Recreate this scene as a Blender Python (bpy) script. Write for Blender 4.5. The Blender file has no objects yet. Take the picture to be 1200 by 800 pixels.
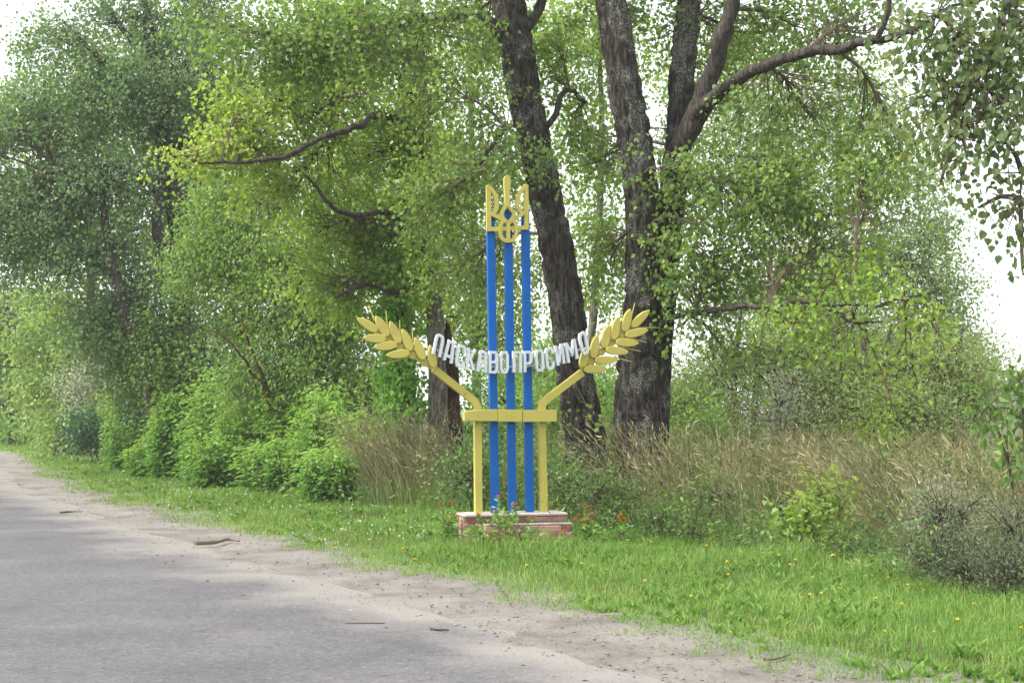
import bpy, math, random
import numpy as np
from mathutils import Vector

# ---------------------------------------------------------------- camera, sky, sun, exposure
SC = bpy.context.scene
COL = SC.collection
F = 1700.0                      # focal length in photograph pixels (photograph is 1200 wide)
EYE = 1.6
TAN = 80.0 / F
TH = math.atan(TAN)
cam_data = bpy.data.cameras.new("camera")
cam_data.lens = F / 1200.0 * 36.0
cam_data.sensor_width = 36.0
cam_data.clip_start = 0.1
cam_data.clip_end = 3000.0
cam = bpy.data.objects.new("camera", cam_data)
cam.location = (0, 0, EYE)
cam.rotation_euler = (math.pi / 2 + TH, 0, 0)
COL.objects.link(cam)
SC.camera = cam

SUN_DIR = Vector((-0.62, -0.22, 0.75)).normalized()      # towards the sun
world = bpy.data.worlds.new("World")
SC.world = world
world.use_nodes = True
wn, wl = world.node_tree.nodes, world.node_tree.links
wn.clear()
w_out = wn.new("ShaderNodeOutputWorld")
w_bg = wn.new("ShaderNodeBackground")
w_sky = wn.new("ShaderNodeTexSky")
w_sky.sky_type = 'NISHITA'
w_sky.sun_disc = False
w_sky.sun_elevation = math.asin(SUN_DIR.z)
w_sky.sun_rotation = math.atan2(SUN_DIR.x, SUN_DIR.y)
w_sky.dust_density = 4.0
w_mix = wn.new("ShaderNodeMixRGB")                       # thin bright cloud veil over the whole sky
w_mix.inputs[0].default_value = 0.85
w_mix.inputs[2].default_value = (9.2, 9.4, 9.8, 1)
wl.new(w_sky.outputs[0], w_mix.inputs[1])
wl.new(w_mix.outputs[0], w_bg.inputs[0])
w_bg.inputs[1].default_value = 0.1
wl.new(w_bg.outputs[0], w_out.inputs[0])

sun_data = bpy.data.lights.new("sun", 'SUN')
sun_data.energy = 3.2
sun_data.angle = math.radians(12)
sun_data.color = (1.0, 0.95, 0.86)
sun = bpy.data.objects.new("sun", sun_data)
sun.rotation_euler = (-SUN_DIR).to_track_quat('-Z', 'Y').to_euler()
COL.objects.link(sun)

SC.view_settings.view_transform = 'Standard'
SC.view_settings.look = 'None'
SC.view_settings.gamma = 1.0
SC.view_settings.use_curve_mapping = False
SC.view_settings.exposure = 1.12
SC.cycles.max_bounces = 8
SC.cycles.diffuse_bounces = 5
SC.cycles.transmission_bounces = 5
SC.cycles.glossy_bounces = 2
SC.cycles.volume_bounces = 1
SC.cycles.transparent_max_bounces = 4
SC.cycles.use_denoising = True

# ---------------------------------------------------------------- helpers
RNG = np.random.default_rng(7)
random.seed(7)

def at(px, py, Y):
    """Point of the place seen at photograph pixel (px, py), Y metres in front of the camera."""
    u, v = (px - 600.0) / F, (400.0 - py) / F
    c, s = math.cos(TH), math.sin(TH)
    dy, dz = c - v * s, s + v * c
    k = Y / dy
    return np.array((u * k, Y, EYE + dz * k))

def unit(v):
    v = np.asarray(v, float)
    return v / (np.linalg.norm(v, axis=-1, keepdims=True) + 1e-9)

def tag(o, label=None, cat=None, group=None, kind=None):
    if label: o["label"] = label
    if cat: o["category"] = cat
    if group: o["group"] = group
    if kind: o["kind"] = kind
    return o

def empty(name, loc, label=None, cat=None, group=None):
    o = bpy.data.objects.new(name, None)
    o.location = Vector(loc)
    o.empty_display_size = 0.2
    COL.objects.link(o)
    return tag(o, label, cat, group)

def link(name, me, mat, parent=None):
    o = bpy.data.objects.new(name, me)
    if mat is not None and not me.materials:
        me.materials.append(mat)
    COL.objects.link(o)
    if parent is not None:
        o.parent = parent
        pl = Vector((0, 0, 0))
        p = parent
        while p is not None:
            pl = pl + p.location if p.rotation_euler[2] == 0 else pl
            p = p.parent
        if not parent.get("local"):
            o.location = -pl
    return o

class MB:
    """Collects polygons (numpy blocks) into one mesh."""
    def __init__(self):
        self.v, self.f, self.n, self.t = [], [], 0, []
    def add(self, verts, faces, tint=None):
        verts = np.asarray(verts, np.float32).reshape(-1, 3)
        faces = np.asarray(faces, np.int64)
        if faces.ndim == 1:
            faces = faces[None]
        self.v.append(verts)
        self.f.append(faces + self.n)
        self.n += len(verts)
        if tint is None:
            tint = np.full(len(faces), .5, np.float32)
        elif np.isscalar(tint):
            tint = np.full(len(faces), tint, np.float32)
        self.t.append(np.asarray(tint, np.float32))
        return self
    def mesh(self, name, smooth=False):
        me = bpy.data.meshes.new(name)
        v = np.concatenate(self.v)
        me.vertices.add(len(v))
        me.vertices.foreach_set("co", v.ravel())
        starts, totals, loops, k = [], [], [], 0
        for f in self.f:
            m, w = f.shape
            loops.append(f.ravel())
            starts.append(k + np.arange(m) * w)
            totals.append(np.full(m, w))
            k += m * w
        loops = np.concatenate(loops).astype(np.int32)
        starts = np.concatenate(starts).astype(np.int32)
        totals = np.concatenate(totals).astype(np.int32)
        me.loops.add(len(loops))
        me.loops.foreach_set("vertex_index", loops)
        me.polygons.add(len(starts))
        me.polygons.foreach_set("loop_start", starts)
        me.polygons.foreach_set("loop_total", totals)
        me.polygons.foreach_set("use_smooth", np.full(len(starts), smooth))
        a = me.attributes.new("tint", 'FLOAT', 'FACE')
        a.data.foreach_set("value", np.concatenate(self.t))
        me.update(calc_edges=True)
        me.validate()
        return me
    def build(self, name, mat, parent=None, smooth=False):
        return link(name, self.mesh(name, smooth), mat, parent)

def frames(pts):
    pts = np.asarray(pts, float)
    d = unit(np.gradient(pts, axis=0))
    ref = np.array((0, 1, 0)) if abs(d[0][1]) < .9 else np.array((1, 0, 0))
    U = np.zeros_like(d)
    u = unit(ref - d[0] * d[0].dot(ref))
    for i in range(len(d)):
        u = unit(u - d[i] * d[i].dot(u))
        U[i] = u
    return d, U, np.cross(d, U)

def tube(mb, pts, rad, sides=6, tint=None, cap=False, disp=None):
    pts = np.asarray(pts, float)
    n = len(pts)
    rad = np.broadcast_to(np.asarray(rad, float), (n,))
    d, U, V = frames(pts)
    a = np.arange(sides) * 2 * math.pi / sides
    R = rad[:, None] * (np.ones((n, sides)) if disp is None else disp)
    vv = pts[:, None] + R[..., None] * (np.cos(a)[None, :, None] * U[:, None] + np.sin(a)[None, :, None] * V[:, None])
    i = np.arange(n - 1)[:, None] * sides
    j = np.arange(sides)[None]
    j2 = (j + 1) % sides
    f = np.stack([i + j, i + j2, i + sides + j2, i + sides + j], -1).reshape(-1, 4)
    mb.add(vv, f, tint)
    if cap:
        mb.add(vv[-1], np.arange(sides)[None], tint)
        mb.add(vv[0], np.arange(sides)[::-1][None], tint)

def smooth_path(pts, rad, step):
    """Catmull-Rom through the control points, resampled every `step` metres."""
    pts = np.asarray(pts, float)
    rad = np.asarray(rad, float)
    P = np.vstack([2 * pts[0] - pts[1], pts, 2 * pts[-1] - pts[-2]])
    out, ro = [], []
    for i in range(len(pts) - 1):
        p0, p1, p2, p3 = P[i:i + 4]
        m = max(2, int(np.linalg.norm(p2 - p1) / step))
        t = np.arange(m)[:, None] / m
        out.append(.5 * ((2 * p1) + (-p0 + p2) * t + (2 * p0 - 5 * p1 + 4 * p2 - p3) * t ** 2 + (-p0 + 3 * p1 - 3 * p2 + p3) * t ** 3))
        ro.append(rad[i] + (rad[i + 1] - rad[i]) * t[:, 0])
    out.append(pts[-1:]); ro.append(rad[-1:])
    return np.vstack(out), np.concatenate(ro)

def grid_noise(u, v, nu, nv, seed, wrap=True):
    g = np.random.default_rng(seed).random((nu, nv + 2))
    x = u * nu
    y = np.clip(v, 0, .9999) * nv
    i, j = np.floor(x).astype(int), np.floor(y).astype(int)
    fx, fy = x - i, y - j
    fx, fy = fx * fx * (3 - 2 * fx), fy * fy * (3 - 2 * fy)
    i0, i1 = i % nu, (i + 1) % nu
    return (g[i0, j] * (1 - fx) + g[i1, j] * fx) * (1 - fy) + (g[i0, j + 1] * (1 - fx) + g[i1, j + 1] * fx) * fy

NG = np.random.default_rng(99).random((256, 256))
def noise2(x, y):
    x, y = np.asarray(x, float), np.asarray(y, float)
    i, j = np.floor(x).astype(int), np.floor(y).astype(int)
    fx, fy = x - i, y - j
    fx, fy = fx * fx * (3 - 2 * fx), fy * fy * (3 - 2 * fy)
    a, b, c, d = NG[i % 256, j % 256], NG[(i + 1) % 256, j % 256], NG[i % 256, (j + 1) % 256], NG[(i + 1) % 256, (j + 1) % 256]
    return (a * (1 - fx) + b * fx) * (1 - fy) + (c * (1 - fx) + d * fx) * fy

# ---------------------------------------------------------------- materials
def new_mat(name):
    m = bpy.data.materials.new(name)
    m.use_nodes = True
    n, l = m.node_tree.nodes, m.node_tree.links
    n.clear()
    out = n.new("ShaderNodeOutputMaterial")
    return m, n, l, out

def ramp(n, stops):
    r = n.new("ShaderNodeValToRGB")
    e = r.color_ramp.elements
    while len(e) < len(stops):
        e.new(.5)
    for k, (p, c) in enumerate(stops):
        e[k].position = p
        e[k].color = (*c, 1)
    return r

def mathn(n, l, op, a, b=None):
    m = n.new("ShaderNodeMath")
    m.operation = op
    for k, x in enumerate((a, b)):
        if x is None: continue
        if isinstance(x, (int, float)): m.inputs[k].default_value = x
        else: l.new(x, m.inputs[k])
    return m.outputs[0]

def noise_tex(n, l, scale, detail=4, vec=None, rough=.55):
    t = n.new("ShaderNodeTexNoise")
    t.inputs["Scale"].default_value = scale
    t.inputs["Detail"].default_value = detail
    t.inputs["Roughness"].default_value = rough
    if vec is not None: l.new(vec, t.inputs["Vector"])
    return t.outputs[0]

def leaf_mat(name, dark, mid, light, trans=.38, tcol=None, gloss=.38, island=.5, gain=2.55, spec=.36):
    """Leaf blade: reflecting + translucent, colour varies leaf by leaf and spray by spray."""
    # half of the light a leaf returns is reflected and half passes through, so the mixed colours are about twice the reflectance
    dark, mid, light = [tuple(min(.8, c * gain) for c in q) for q in (dark, mid, light)]
    if gain > 2:
        trans = trans + .10
        dark, mid, light = [(q[0] * .95, q[1], q[2] * .95) for q in (dark, mid, light)]
    m, n, l, out = new_mat(name)
    at_ = n.new("ShaderNodeAttribute"); at_.attribute_name = "tint"
    g = n.new("ShaderNodeNewGeometry")
    v = mathn(n, l, 'SUBTRACT', g.outputs["Random Per Island"], .5)
    v = mathn(n, l, 'MULTIPLY', v, island)
    v = mathn(n, l, 'ADD', v, at_.outputs["Fac"])
    r = ramp(n, [(.05, dark), (.5, mid), (.95, light)])
    l.new(v, r.inputs[0])
    p = n.new("ShaderNodeBsdfPrincipled")
    l.new(r.outputs[0], p.inputs["Base Color"])
    p.inputs["Roughness"].default_value = gloss
    p.inputs["Specular IOR Level"].default_value = spec
    t = n.new("ShaderNodeBsdfTranslucent")
    mx = n.new("ShaderNodeMixRGB"); mx.blend_type = 'MULTIPLY'; mx.inputs[0].default_value = 1
    mx.inputs[2].default_value = (*(tcol or (1.18, 1.15, .60)), 1)
    l.new(r.outputs[0], mx.inputs[1])
    l.new(mx.outputs[0], t.inputs[0])
    s = n.new("ShaderNodeMixShader"); s.inputs[0].default_value = trans
    l.new(p.outputs[0], s.inputs[1]); l.new(t.outputs[0], s.inputs[2])
    l.new(s.outputs[0], out.inputs[0])
    return m

def bark_mat(name, dark, light, patch, patch_amt=.5, zs=.16, scale=26):
    m, n, l, out = new_mat(name)
    tc = n.new("ShaderNodeTexCoord")
    mp = n.new("ShaderNodeMapping")
    mp.inputs["Scale"].default_value = (1, 1, zs)
    l.new(tc.outputs["Object"], mp.inputs[0])
    a = noise_tex(n, l, scale, 6, mp.outputs[0], .65)
    r = ramp(n, [(.40, dark), (.53, tuple(.55 * a_ + .45 * b_ for a_, b_ in zip(dark, light))), (.62, light)])
    l.new(a, r.inputs[0])
    b = noise_tex(n, l, 2.6, 5, tc.outputs["Object"], .6)
    rb = ramp(n, [(.56 - .10 * patch_amt, (0, 0, 0)), (.66 - .10 * patch_amt, (1, 1, 1))])
    l.new(b, rb.inputs[0])
    c = noise_tex(n, l, 40, 3, tc.outputs["Object"])
    rc = ramp(n, [(.45, (0, 0, 0)), (.6, (1, 1, 1))])
    l.new(c, rc.inputs[0])
    fac = mathn(n, l, 'MULTIPLY', rb.outputs[0], rc.outputs[0])
    fac = mathn(n, l, 'MULTIPLY', fac, patch_amt)
    mx = n.new("ShaderNodeMixRGB")
    l.new(fac, mx.inputs[0]); l.new(r.outputs[0], mx.inputs[1]); mx.inputs[2].default_value = (*patch, 1)
    p = n.new("ShaderNodeBsdfPrincipled")
    l.new(mx.outputs[0], p.inputs["Base Color"])
    p.inputs["Roughness"].default_value = .9
    p.inputs["Specular IOR Level"].default_value = .15
    bp = n.new("ShaderNodeBump"); bp.inputs["Strength"].default_value = 1.0; bp.inputs["Distance"].default_value = .06
    l.new(a, bp.inputs["Height"]); l.new(bp.outputs[0], p.inputs["Normal"])
    l.new(p.outputs[0], out.inputs[0])
    return m

def paint_mat(name, col, dirt=(.25, .22, .15), dirt_amt=.25, rough=.42, spec=.4):
    m, n, l, out = new_mat(name)
    tc = n.new("ShaderNodeTexCoord")
    a = noise_tex(n, l, 3.5, 6, tc.outputs["Object"], .65)
    r = ramp(n, [(.48, (0, 0, 0)), (.75, (1, 1, 1))])
    l.new(a, r.inputs[0])
    b = noise_tex(n, l, 60, 3, tc.outputs["Object"])
    mx = n.new("ShaderNodeMixRGB")
    l.new(mathn(n, l, 'MULTIPLY', r.outputs[0], dirt_amt), mx.inputs[0])
    mx.inputs[1].default_value = (*col, 1); mx.inputs[2].default_value = (*dirt, 1)
    p = n.new("ShaderNodeBsdfPrincipled")
    l.new(mx.outputs[0], p.inputs["Base Color"])
    l.new(mathn(n, l, 'ADD', mathn(n, l, 'MULTIPLY', a, .3), rough - .12), p.inputs["Roughness"])
    p.inputs["Specular IOR Level"].default_value = spec
    bp = n.new("ShaderNodeBump"); bp.inputs["Strength"].default_value = .15; bp.inputs["Distance"].default_value = .004
    l.new(b, bp.inputs["Height"]); l.new(bp.outputs[0], p.inputs["Normal"])
    l.new(p.outputs[0], out.inputs[0])
    return m

def flat_mat(name, c1, c2, scale=20, rough=.85, bump=.4, dist=.01):
    m, n, l, out = new_mat(name)
    tc = n.new("ShaderNodeTexCoord")
    g = n.new("ShaderNodeObjectInfo")
    a = noise_tex(n, l, scale, 5, tc.outputs["Object"], .6)
    v = mathn(n, l, 'ADD', a, mathn(n, l, 'MULTIPLY', mathn(n, l, 'SUBTRACT', g.outputs["Random"], .5), .5))
    r = ramp(n, [(.3, c1), (.7, c2)])
    l.new(v, r.inputs[0])
    p = n.new("ShaderNodeBsdfPrincipled")
    l.new(r.outputs[0], p.inputs["Base Color"])
    p.inputs["Roughness"].default_value = rough
    p.inputs["Specular IOR Level"].default_value = .25
    bp = n.new("ShaderNodeBump"); bp.inputs["Strength"].default_value = bump; bp.inputs["Distance"].default_value = dist
    l.new(a, bp.inputs["Height"]); l.new(bp.outputs[0], p.inputs["Normal"])
    l.new(p.outputs[0], out.inputs[0])
    return m

M = {}
M['poplar'] = leaf_mat('poplar_leaf', (.038, .068, .020), (.078, .120, .032), (.135, .178, .046), .42)
M['poplar_light'] = leaf_mat('poplar_light_leaf', (.055, .095, .022), (.095, .145, .030), (.145, .185, .042), .44)
M['poplar_cool'] = leaf_mat('poplar_cool_leaf', (.042, .074, .038), (.074, .116, .058), (.112, .156, .074), .44)
M['poplar_near'] = leaf_mat('poplar_near_leaf', (.034, .056, .024), (.062, .090, .040), (.100, .108, .050), .38)
M['maple_yellow'] = leaf_mat('maple_yellow_leaf', (.060, .100, .024), (.104, .152, .032), (.160, .192, .040), .46)
M['box_elder'] = leaf_mat('box_elder_leaf', (.044, .080, .024), (.084, .132, .038), (.135, .185, .052), .42)
M['elder_shoot'] = leaf_mat('elder_shoot_leaf', (.036, .080, .022), (.072, .132, .034), (.125, .190, .050), .42)
M['willow'] = leaf_mat('willow_leaf', (.050, .070, .028), (.090, .115, .045), (.135, .155, .070), .34)
M['aspen'] = leaf_mat('aspen_leaf', (.062, .092, .042), (.105, .145, .066), (.150, .190, .090), .44)
M['far_leaf'] = leaf_mat('far_leaf', (.055, .092, .032), (.095, .140, .045), (.150, .185, .065), .40)
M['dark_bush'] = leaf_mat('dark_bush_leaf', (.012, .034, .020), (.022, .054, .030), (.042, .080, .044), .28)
M['silver'] = leaf_mat('silver_leaf', (.16, .19, .13), (.26, .29, .22), (.42, .43, .36), .30, gain=1.45)
M['mugwort'] = leaf_mat('mugwort_leaf', (.034, .046, .028), (.066, .078, .052), (.14, .14, .115), .30, spec=.25)
M['ivy'] = leaf_mat('ivy_leaf', (.045, .110, .022), (.085, .175, .032), (.140, .220, .050), .40)
M['weed'] = leaf_mat('weed_leaf', (.032, .062, .020), (.062, .105, .034), (.115, .155, .050), .36, spec=.3)
M['grass'] = leaf_mat('grass_blade', (.066, .132, .030), (.118, .205, .048), (.220, .270, .095), .40, (1.2, 1.2, .7), gain=1.6, gloss=.6, spec=.15)
M['dry_grass'] = leaf_mat('dry_grass_stalk', (.10, .120, .045), (.26, .250, .125), (.43, .39, .24), .30, (1.1, 1.0, .75), gain=1.05, spec=.2)
M['bark'] = bark_mat('poplar_bark', (.016, .013, .011), (.105, .091, .078), (.30, .31, .27), .75)
M['bark_cool'] = bark_mat('old_bark', (.035, .029, .025), (.120, .105, .092), (.24, .24, .20), .3)
M['bark_brown'] = bark_mat('brown_bark', (.060, .036, .022), (.200, .125, .070), (.26, .17, .06), .5)
M['bark_pale'] = bark_mat('pale_bark', (.22, .21, .18), (.42, .40, .36), (.10, .09, .08), .6)
M['bark_grey'] = bark_mat('grey_bark', (.070, .058, .046), (.24, .21, .17), (.32, .33, .27), .5)
M['rotten'] = bark_mat('rotten_wood', (.040, .022, .014), (.130, .075, .045), (.34, .22, .12), .6)
M['twig'] = flat_mat('twig_bark', (.070, .052, .036), (.150, .115, .080), 12)
M['moss'] = flat_mat('mossy_bark', (.020, .020, .010), (.062, .058, .022), 9, .95, .8, .03)
M['yellow'] = paint_mat('yellow_paint', (.47, .41, .085), (.28, .24, .09), .45, .5)
M['blue'] = paint_mat('blue_paint', (.002, .098, .38), (.01, .11, .32), .25, .5, .2)
M['white'] = paint_mat('white_paint', (.58, .62, .66), (.42, .44, .43), .25, .5)
M['grey_paint'] = paint_mat('grey_paint', (.50, .55, .60), (.3, .3, .3), .3, .5)
M['bolt'] = paint_mat('bolt_steel', (.03, .06, .12), (.05, .04, .03), .4, .5)
M['brick'] = flat_mat('red_brick', (.20, .085, .070), (.42, .235, .200), 9, .9, .5, .006)
M['mortar'] = flat_mat('mortar', (.26, .24, .22), (.38, .36, .33), 30, .95, .5, .006)
M['cement'] = flat_mat('cement_coping', (.24, .21, .18), (.42, .38, .33), 7, .92, .5, .008)
M['soil'] = flat_mat('soil', (.045, .034, .022), (.11, .085, .058), 8, .95, .8, .04)
M['stone'] = flat_mat('pebble', (.16, .145, .13), (.42, .39, .36), 5, .9, .3)
M['wood'] = flat_mat('fallen_wood', (.045, .035, .028), (.16, .13, .10), 15, .9, .6, .01)
M['petal_red'] = leaf_mat('red_petal', (.42, .015, .012), (.58, .030, .022), (.66, .060, .030), .2, (1, .6, .6), gain=1)
M['petal_pink'] = leaf_mat('pink_petal', (.55, .03, .11), (.70, .06, .18), (.78, .13, .26), .2, (1, .6, .8), gain=1)
M['petal_orange'] = leaf_mat('orange_petal', (.60, .075, .012), (.72, .120, .018), (.80, .20, .03), .2, (1, .8, .6), gain=1)
M['petal_yellow'] = leaf_mat('yellow_petal', (.65, .42, .010), (.78, .55, .015), (.85, .62, .03), .2, (1, .9, .5), gain=1)
M['petal_white'] = leaf_mat('white_petal', (.62, .62, .60), (.74, .74, .72), (.80, .80, .78), .2, (1, 1, 1), gain=1)
M['litter'] = leaf_mat('leaf_litter', (.060, .040, .022), (.16, .11, .06), (.30, .22, .13), .1, (1, 1, .8), gain=1)

# ---------------------------------------------------------------- road line and terrain
EDGE = np.array([(14.5, -14), (10.3, -6), (6.7, 0), (4.3, 4.2), (3.2, 6.2), (2.0, 8.5), (1.46, 9.54), (.28, 11.8), (-.30, 12.95), (-1.6, 15.1), (-3.2, 18.1),
                 (-5.1, 21.8), (-7.8, 27.2), (-10.8, 34), (-14.4, 43.2), (-17.3, 51.3), (-20.6, 57.5), (-27, 65), (-37, 72), (-52, 77), (-80, 82)], float)
EDGE3, _ = smooth_path(np.c_[EDGE, np.zeros(len(EDGE))], np.zeros(len(EDGE)), .25)
EXY = EDGE3[:, :2]
ETAN = unit(np.gradient(EXY, axis=0))
ENOR = np.c_[ETAN[:, 1], -ETAN[:, 0]]            # points away from the road, to the verge
ES = np.r_[0, np.cumsum(np.linalg.norm(np.diff(EXY, axis=0), axis=1))]

def edge_coords(xy):
    """(distance to the right of the road's grass edge, distance along it)"""
    xy = np.asarray(xy, float).reshape(-1, 2)
    d, s = np.empty(len(xy)), np.empty(len(xy))
    for k in range(0, len(xy), 20000):
        q = xy[k:k + 20000]
        D = ((q[:, None, :] - EXY[None, ::4]) ** 2).sum(-1)
        i = D.argmin(1) * 4
        d[k:k + 20000] = ((q - EXY[i]) * ENOR[i]).sum(1)
        s[k:k + 20000] = ES[i] + ((q - EXY[i]) * ETAN[i]).sum(1)
    return d, s

BND = np.array([(1330, 745), (1200, 712), (1100, 692), (1000, 672), (900, 652), (800, 634), (700, 620), (540, 600), (450, 592), (400, 589), (330, 576), (250, 561), (200, 553), (150, 545), (100, 527)], float)
_bp = np.array([((px - 600) / F * 2720 / (py - 480), 2720 / (py - 480)) for px, py in BND])
_bd, _bs = edge_coords(_bp)
def bound(s):
    """offset at which the mown-looking verge ends and the tall growth begins"""
    return np.interp(s, _bs, _bd)

def terrain(x, y, d=None):
    x, y = np.asarray(x, float), np.asarray(y, float)
    dd, ss = edge_coords(np.c_[x.ravel(), y.ravel()])
    d = dd.reshape(x.shape)
    d = np.where(d > 1.3, 1.3 + (d - 1.3) * (2.9 / np.maximum(bound(ss.reshape(x.shape)) - 1.3, 1)), d)
    near = np.clip((70 - np.hypot(x, y - 15)) / 30, 0, 1)
    z = np.interp(d, [-20, -9, -7.4, -7.0, .3, .75, 1.2, 4.3, 5.6, 6.8, 8.4, 12], [-.1, 0, -.02, -.06, -.07, -.02, .03, .0, -.24, -.24, -.10, -.1])
    z = z * near + -.1 * (1 - near)
    bump = (noise2(x * .9, y * .9) - .5) * .07 + (noise2(x * 3.1 + 7, y * 3.1) - .5) * .03
    z = z + np.where((d > .7) | (d < -8), bump, 0)
    return z

def gz(x, y):
    return float(terrain(np.array([x]), np.array([y]))[0])

def graded(lo, hi, a, b, step, grow=1.22):
    core = list(np.arange(a, b + step * .5, step))
    s, v = step, a
    left = []
    while v > lo:
        s *= grow; v -= s; left.append(v)
    s, v = step, b
    right = []
    while v < hi:
        s *= grow; v += s; right.append(v)
    return np.array(left[::-1] + core + right)

gx, gy = graded(-1500, 1500, -24, 16, .32), graded(-300, 2200, 5, 48, .32)
X, Y_ = np.meshgrid(gx, gy)
GD = edge_coords(np.c_[X.ravel(), Y_.ravel()])[0].reshape(X.shape)
Z = terrain(X, Y_, GD)
nx = len(gx)
ii = (np.arange(len(gy) - 1)[:, None] * nx + np.arange(nx - 1)[None]).ravel()
mb = MB()
mb.add(np.stack([X, Y_, Z], -1), np.stack([ii, ii + 1, ii + nx + 1, ii + nx], -1))

m, n, l, out = new_mat('verge_soil')
tc = n.new("ShaderNodeTexCoord")
a = noise_tex(n, l, .35, 6, tc.outputs["Object"], .6)
b = noise_tex(n, l, 9, 6, tc.outputs["Object"], .65)
r1 = ramp(n, [(.3, (.055, .075, .022)), (.6, (.085, .115, .030)), (.8, (.12, .115, .050))])
l.new(a, r1.inputs[0])
r2 = ramp(n, [(.3, (.050, .042, .024)), (.7, (.10, .085, .050))])
l.new(b, r2.inputs[0])
mx = n.new("ShaderNodeMixRGB")
l.new(b, mx.inputs[0]); l.new(r1.outputs[0], mx.inputs[1]); l.new(r2.outputs[0], mx.inputs[2])
p = n.new("ShaderNodeBsdfPrincipled"); p.inputs["Roughness"].default_value = .95; p.inputs["Specular IOR Level"].default_value = .1
l.new(mx.outputs[0], p.inputs["Base Color"])
bp = n.new("ShaderNodeBump"); bp.inputs["Strength"].default_value = .7; bp.inputs["Distance"].default_value = .04
l.new(b, bp.inputs["Height"]); l.new(bp.outputs[0], p.inputs["Normal"])
l.new(p.outputs[0], out.inputs[0])
tag(mb.build('ground', m, smooth=True), kind='structure')

def ribbon(d0, d1, nd, zfun, jag0=None, jag1=None, step=2):
    """Strip along the road's grass edge between offsets d0..d1 (offset away from the road is positive)."""
    idx = np.arange(0, len(EXY), step)
    s = ES[idx]
    lo = np.full(len(idx), d0) if jag0 is None else d0 + jag0(s)
    hi = np.full(len(idx), d1) if jag1 is None else d1 + jag1(s)
    t = np.linspace(0, 1, nd)
    D = lo[:, None] + (hi - lo)[:, None] * t[None]
    XY = EXY[idx][:, None] + ENOR[idx][:, None] * D[..., None]
    ZZ = zfun(XY[..., 0], XY[..., 1], D, s[:, None])
    k = (np.arange(len(idx) - 1)[:, None] * nd + np.arange(nd - 1)[None]).ravel()
    return np.concatenate([XY, ZZ[..., None]], -1), np.stack([k, k + nd, k + nd + 1, k + 1], -1), D

# sandy shoulder
sh_v, sh_f, sh_D = ribbon(-2.6, .95, 36, lambda x, y, d, s: -.022 + (noise2(x * 5, y * 5) - .5) * .022 + (noise2(x * 1.3 + 9, y * 1.3) - .5) * .03 + .012 * np.clip(d + .6, 0, 1), step=1)
m, n, l, out = new_mat('sand_shoulder')
tc = n.new("ShaderNodeTexCoord")
a = noise_tex(n, l, 1.1, 7, tc.outputs["Object"], .62)
b = noise_tex(n, l, 32, 5, tc.outputs["Object"], .7)
c = noise_tex(n, l, 160, 2, tc.outputs["Object"])
r1 = ramp(n, [(.33, (.150, .139, .126)), (.5, (.232, .216, .197)), (.7, (.295, .278, .258))])
l.new(a, r1.inputs[0])
r2 = ramp(n, [(.35, (.42, .38, .34)), (.55, (1, 1, 1))])
l.new(b, r2.inputs[0])
mx = n.new("ShaderNodeMixRGB"); mx.blend_type = 'MULTIPLY'; mx.inputs[0].default_value = .38
l.new(r1.outputs[0], mx.inputs[1]); l.new(r2.outputs[0], mx.inputs[2])
p = n.new("ShaderNodeBsdfPrincipled"); p.inputs["Roughness"].default_value = .95; p.inputs["Specular IOR Level"].default_value = .1
l.new(mx.outputs[0], p.inputs["Base Color"])
bp = n.new("ShaderNodeBump"); bp.inputs["Strength"].default_value = .9; bp.inputs["Distance"].default_value = .025
l.new(mathn(n, l, 'ADD', b, mathn(n, l, 'MULTIPLY', c, .4)), bp.inputs["Height"]); l.new(bp.outputs[0], p.inputs["Normal"])
l.new(p.outputs[0], out.inputs[0])
tag(MB().add(sh_v, sh_f).build('road_shoulder', m, smooth=True), kind='structure')

# asphalt
def jag(s):
    return (noise2(s * .45, s * 0 + 3) - .5) * .7 + (noise2(s * 2.3, s * 0 + 11) - .5) * .35 + (noise2(s * 9, s * 0 + 21) - .5) * .12
rd_v, rd_f, rd_D = ribbon(-7.6, -.55, 46, lambda x, y, d, s: .004 + .012 * (noise2(x * .5, y * .5) - .5) - .050 * np.clip((d + 1.5) / .9, 0, 1) ** 2, None, jag, step=1)
m, n, l, out = new_mat('old_asphalt')
tc = n.new("ShaderNodeTexCoord")
at_ = n.new("ShaderNodeAttribute"); at_.attribute_name = "edge"
a = noise_tex(n, l, .8, 7, tc.outputs["Object"], .6)
b = noise_tex(n, l, 26, 5, tc.outputs["Object"], .72)
v1 = n.new("ShaderNodeTexVoronoi"); v1.inputs["Scale"].default_value = 38; l.new(tc.outputs["Object"], v1.inputs["Vector"])
r1 = ramp(n, [(.3, (.082, .080, .086)), (.55, (.106, .103, .108)), (.75, (.138, .132, .132))])
l.new(a, r1.inputs[0])
r2 = ramp(n, [(.0, (.55, .55, .57)), (.22, (.93, .93, .93)), (.86, (1.0, 1.0, 1.0)), (.97, (1.45, 1.45, 1.45))])
sp = n.new("ShaderNodeSeparateColor"); l.new(v1.outputs["Color"], sp.inputs[0]); l.new(sp.outputs[0], r2.inputs[0])
mx = n.new("ShaderNodeMixRGB"); mx.blend_type = 'MULTIPLY'; mx.inputs[0].default_value = .75
l.new(r1.outputs[0], mx.inputs[1]); l.new(r2.outputs[0], mx.inputs[2])
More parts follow.
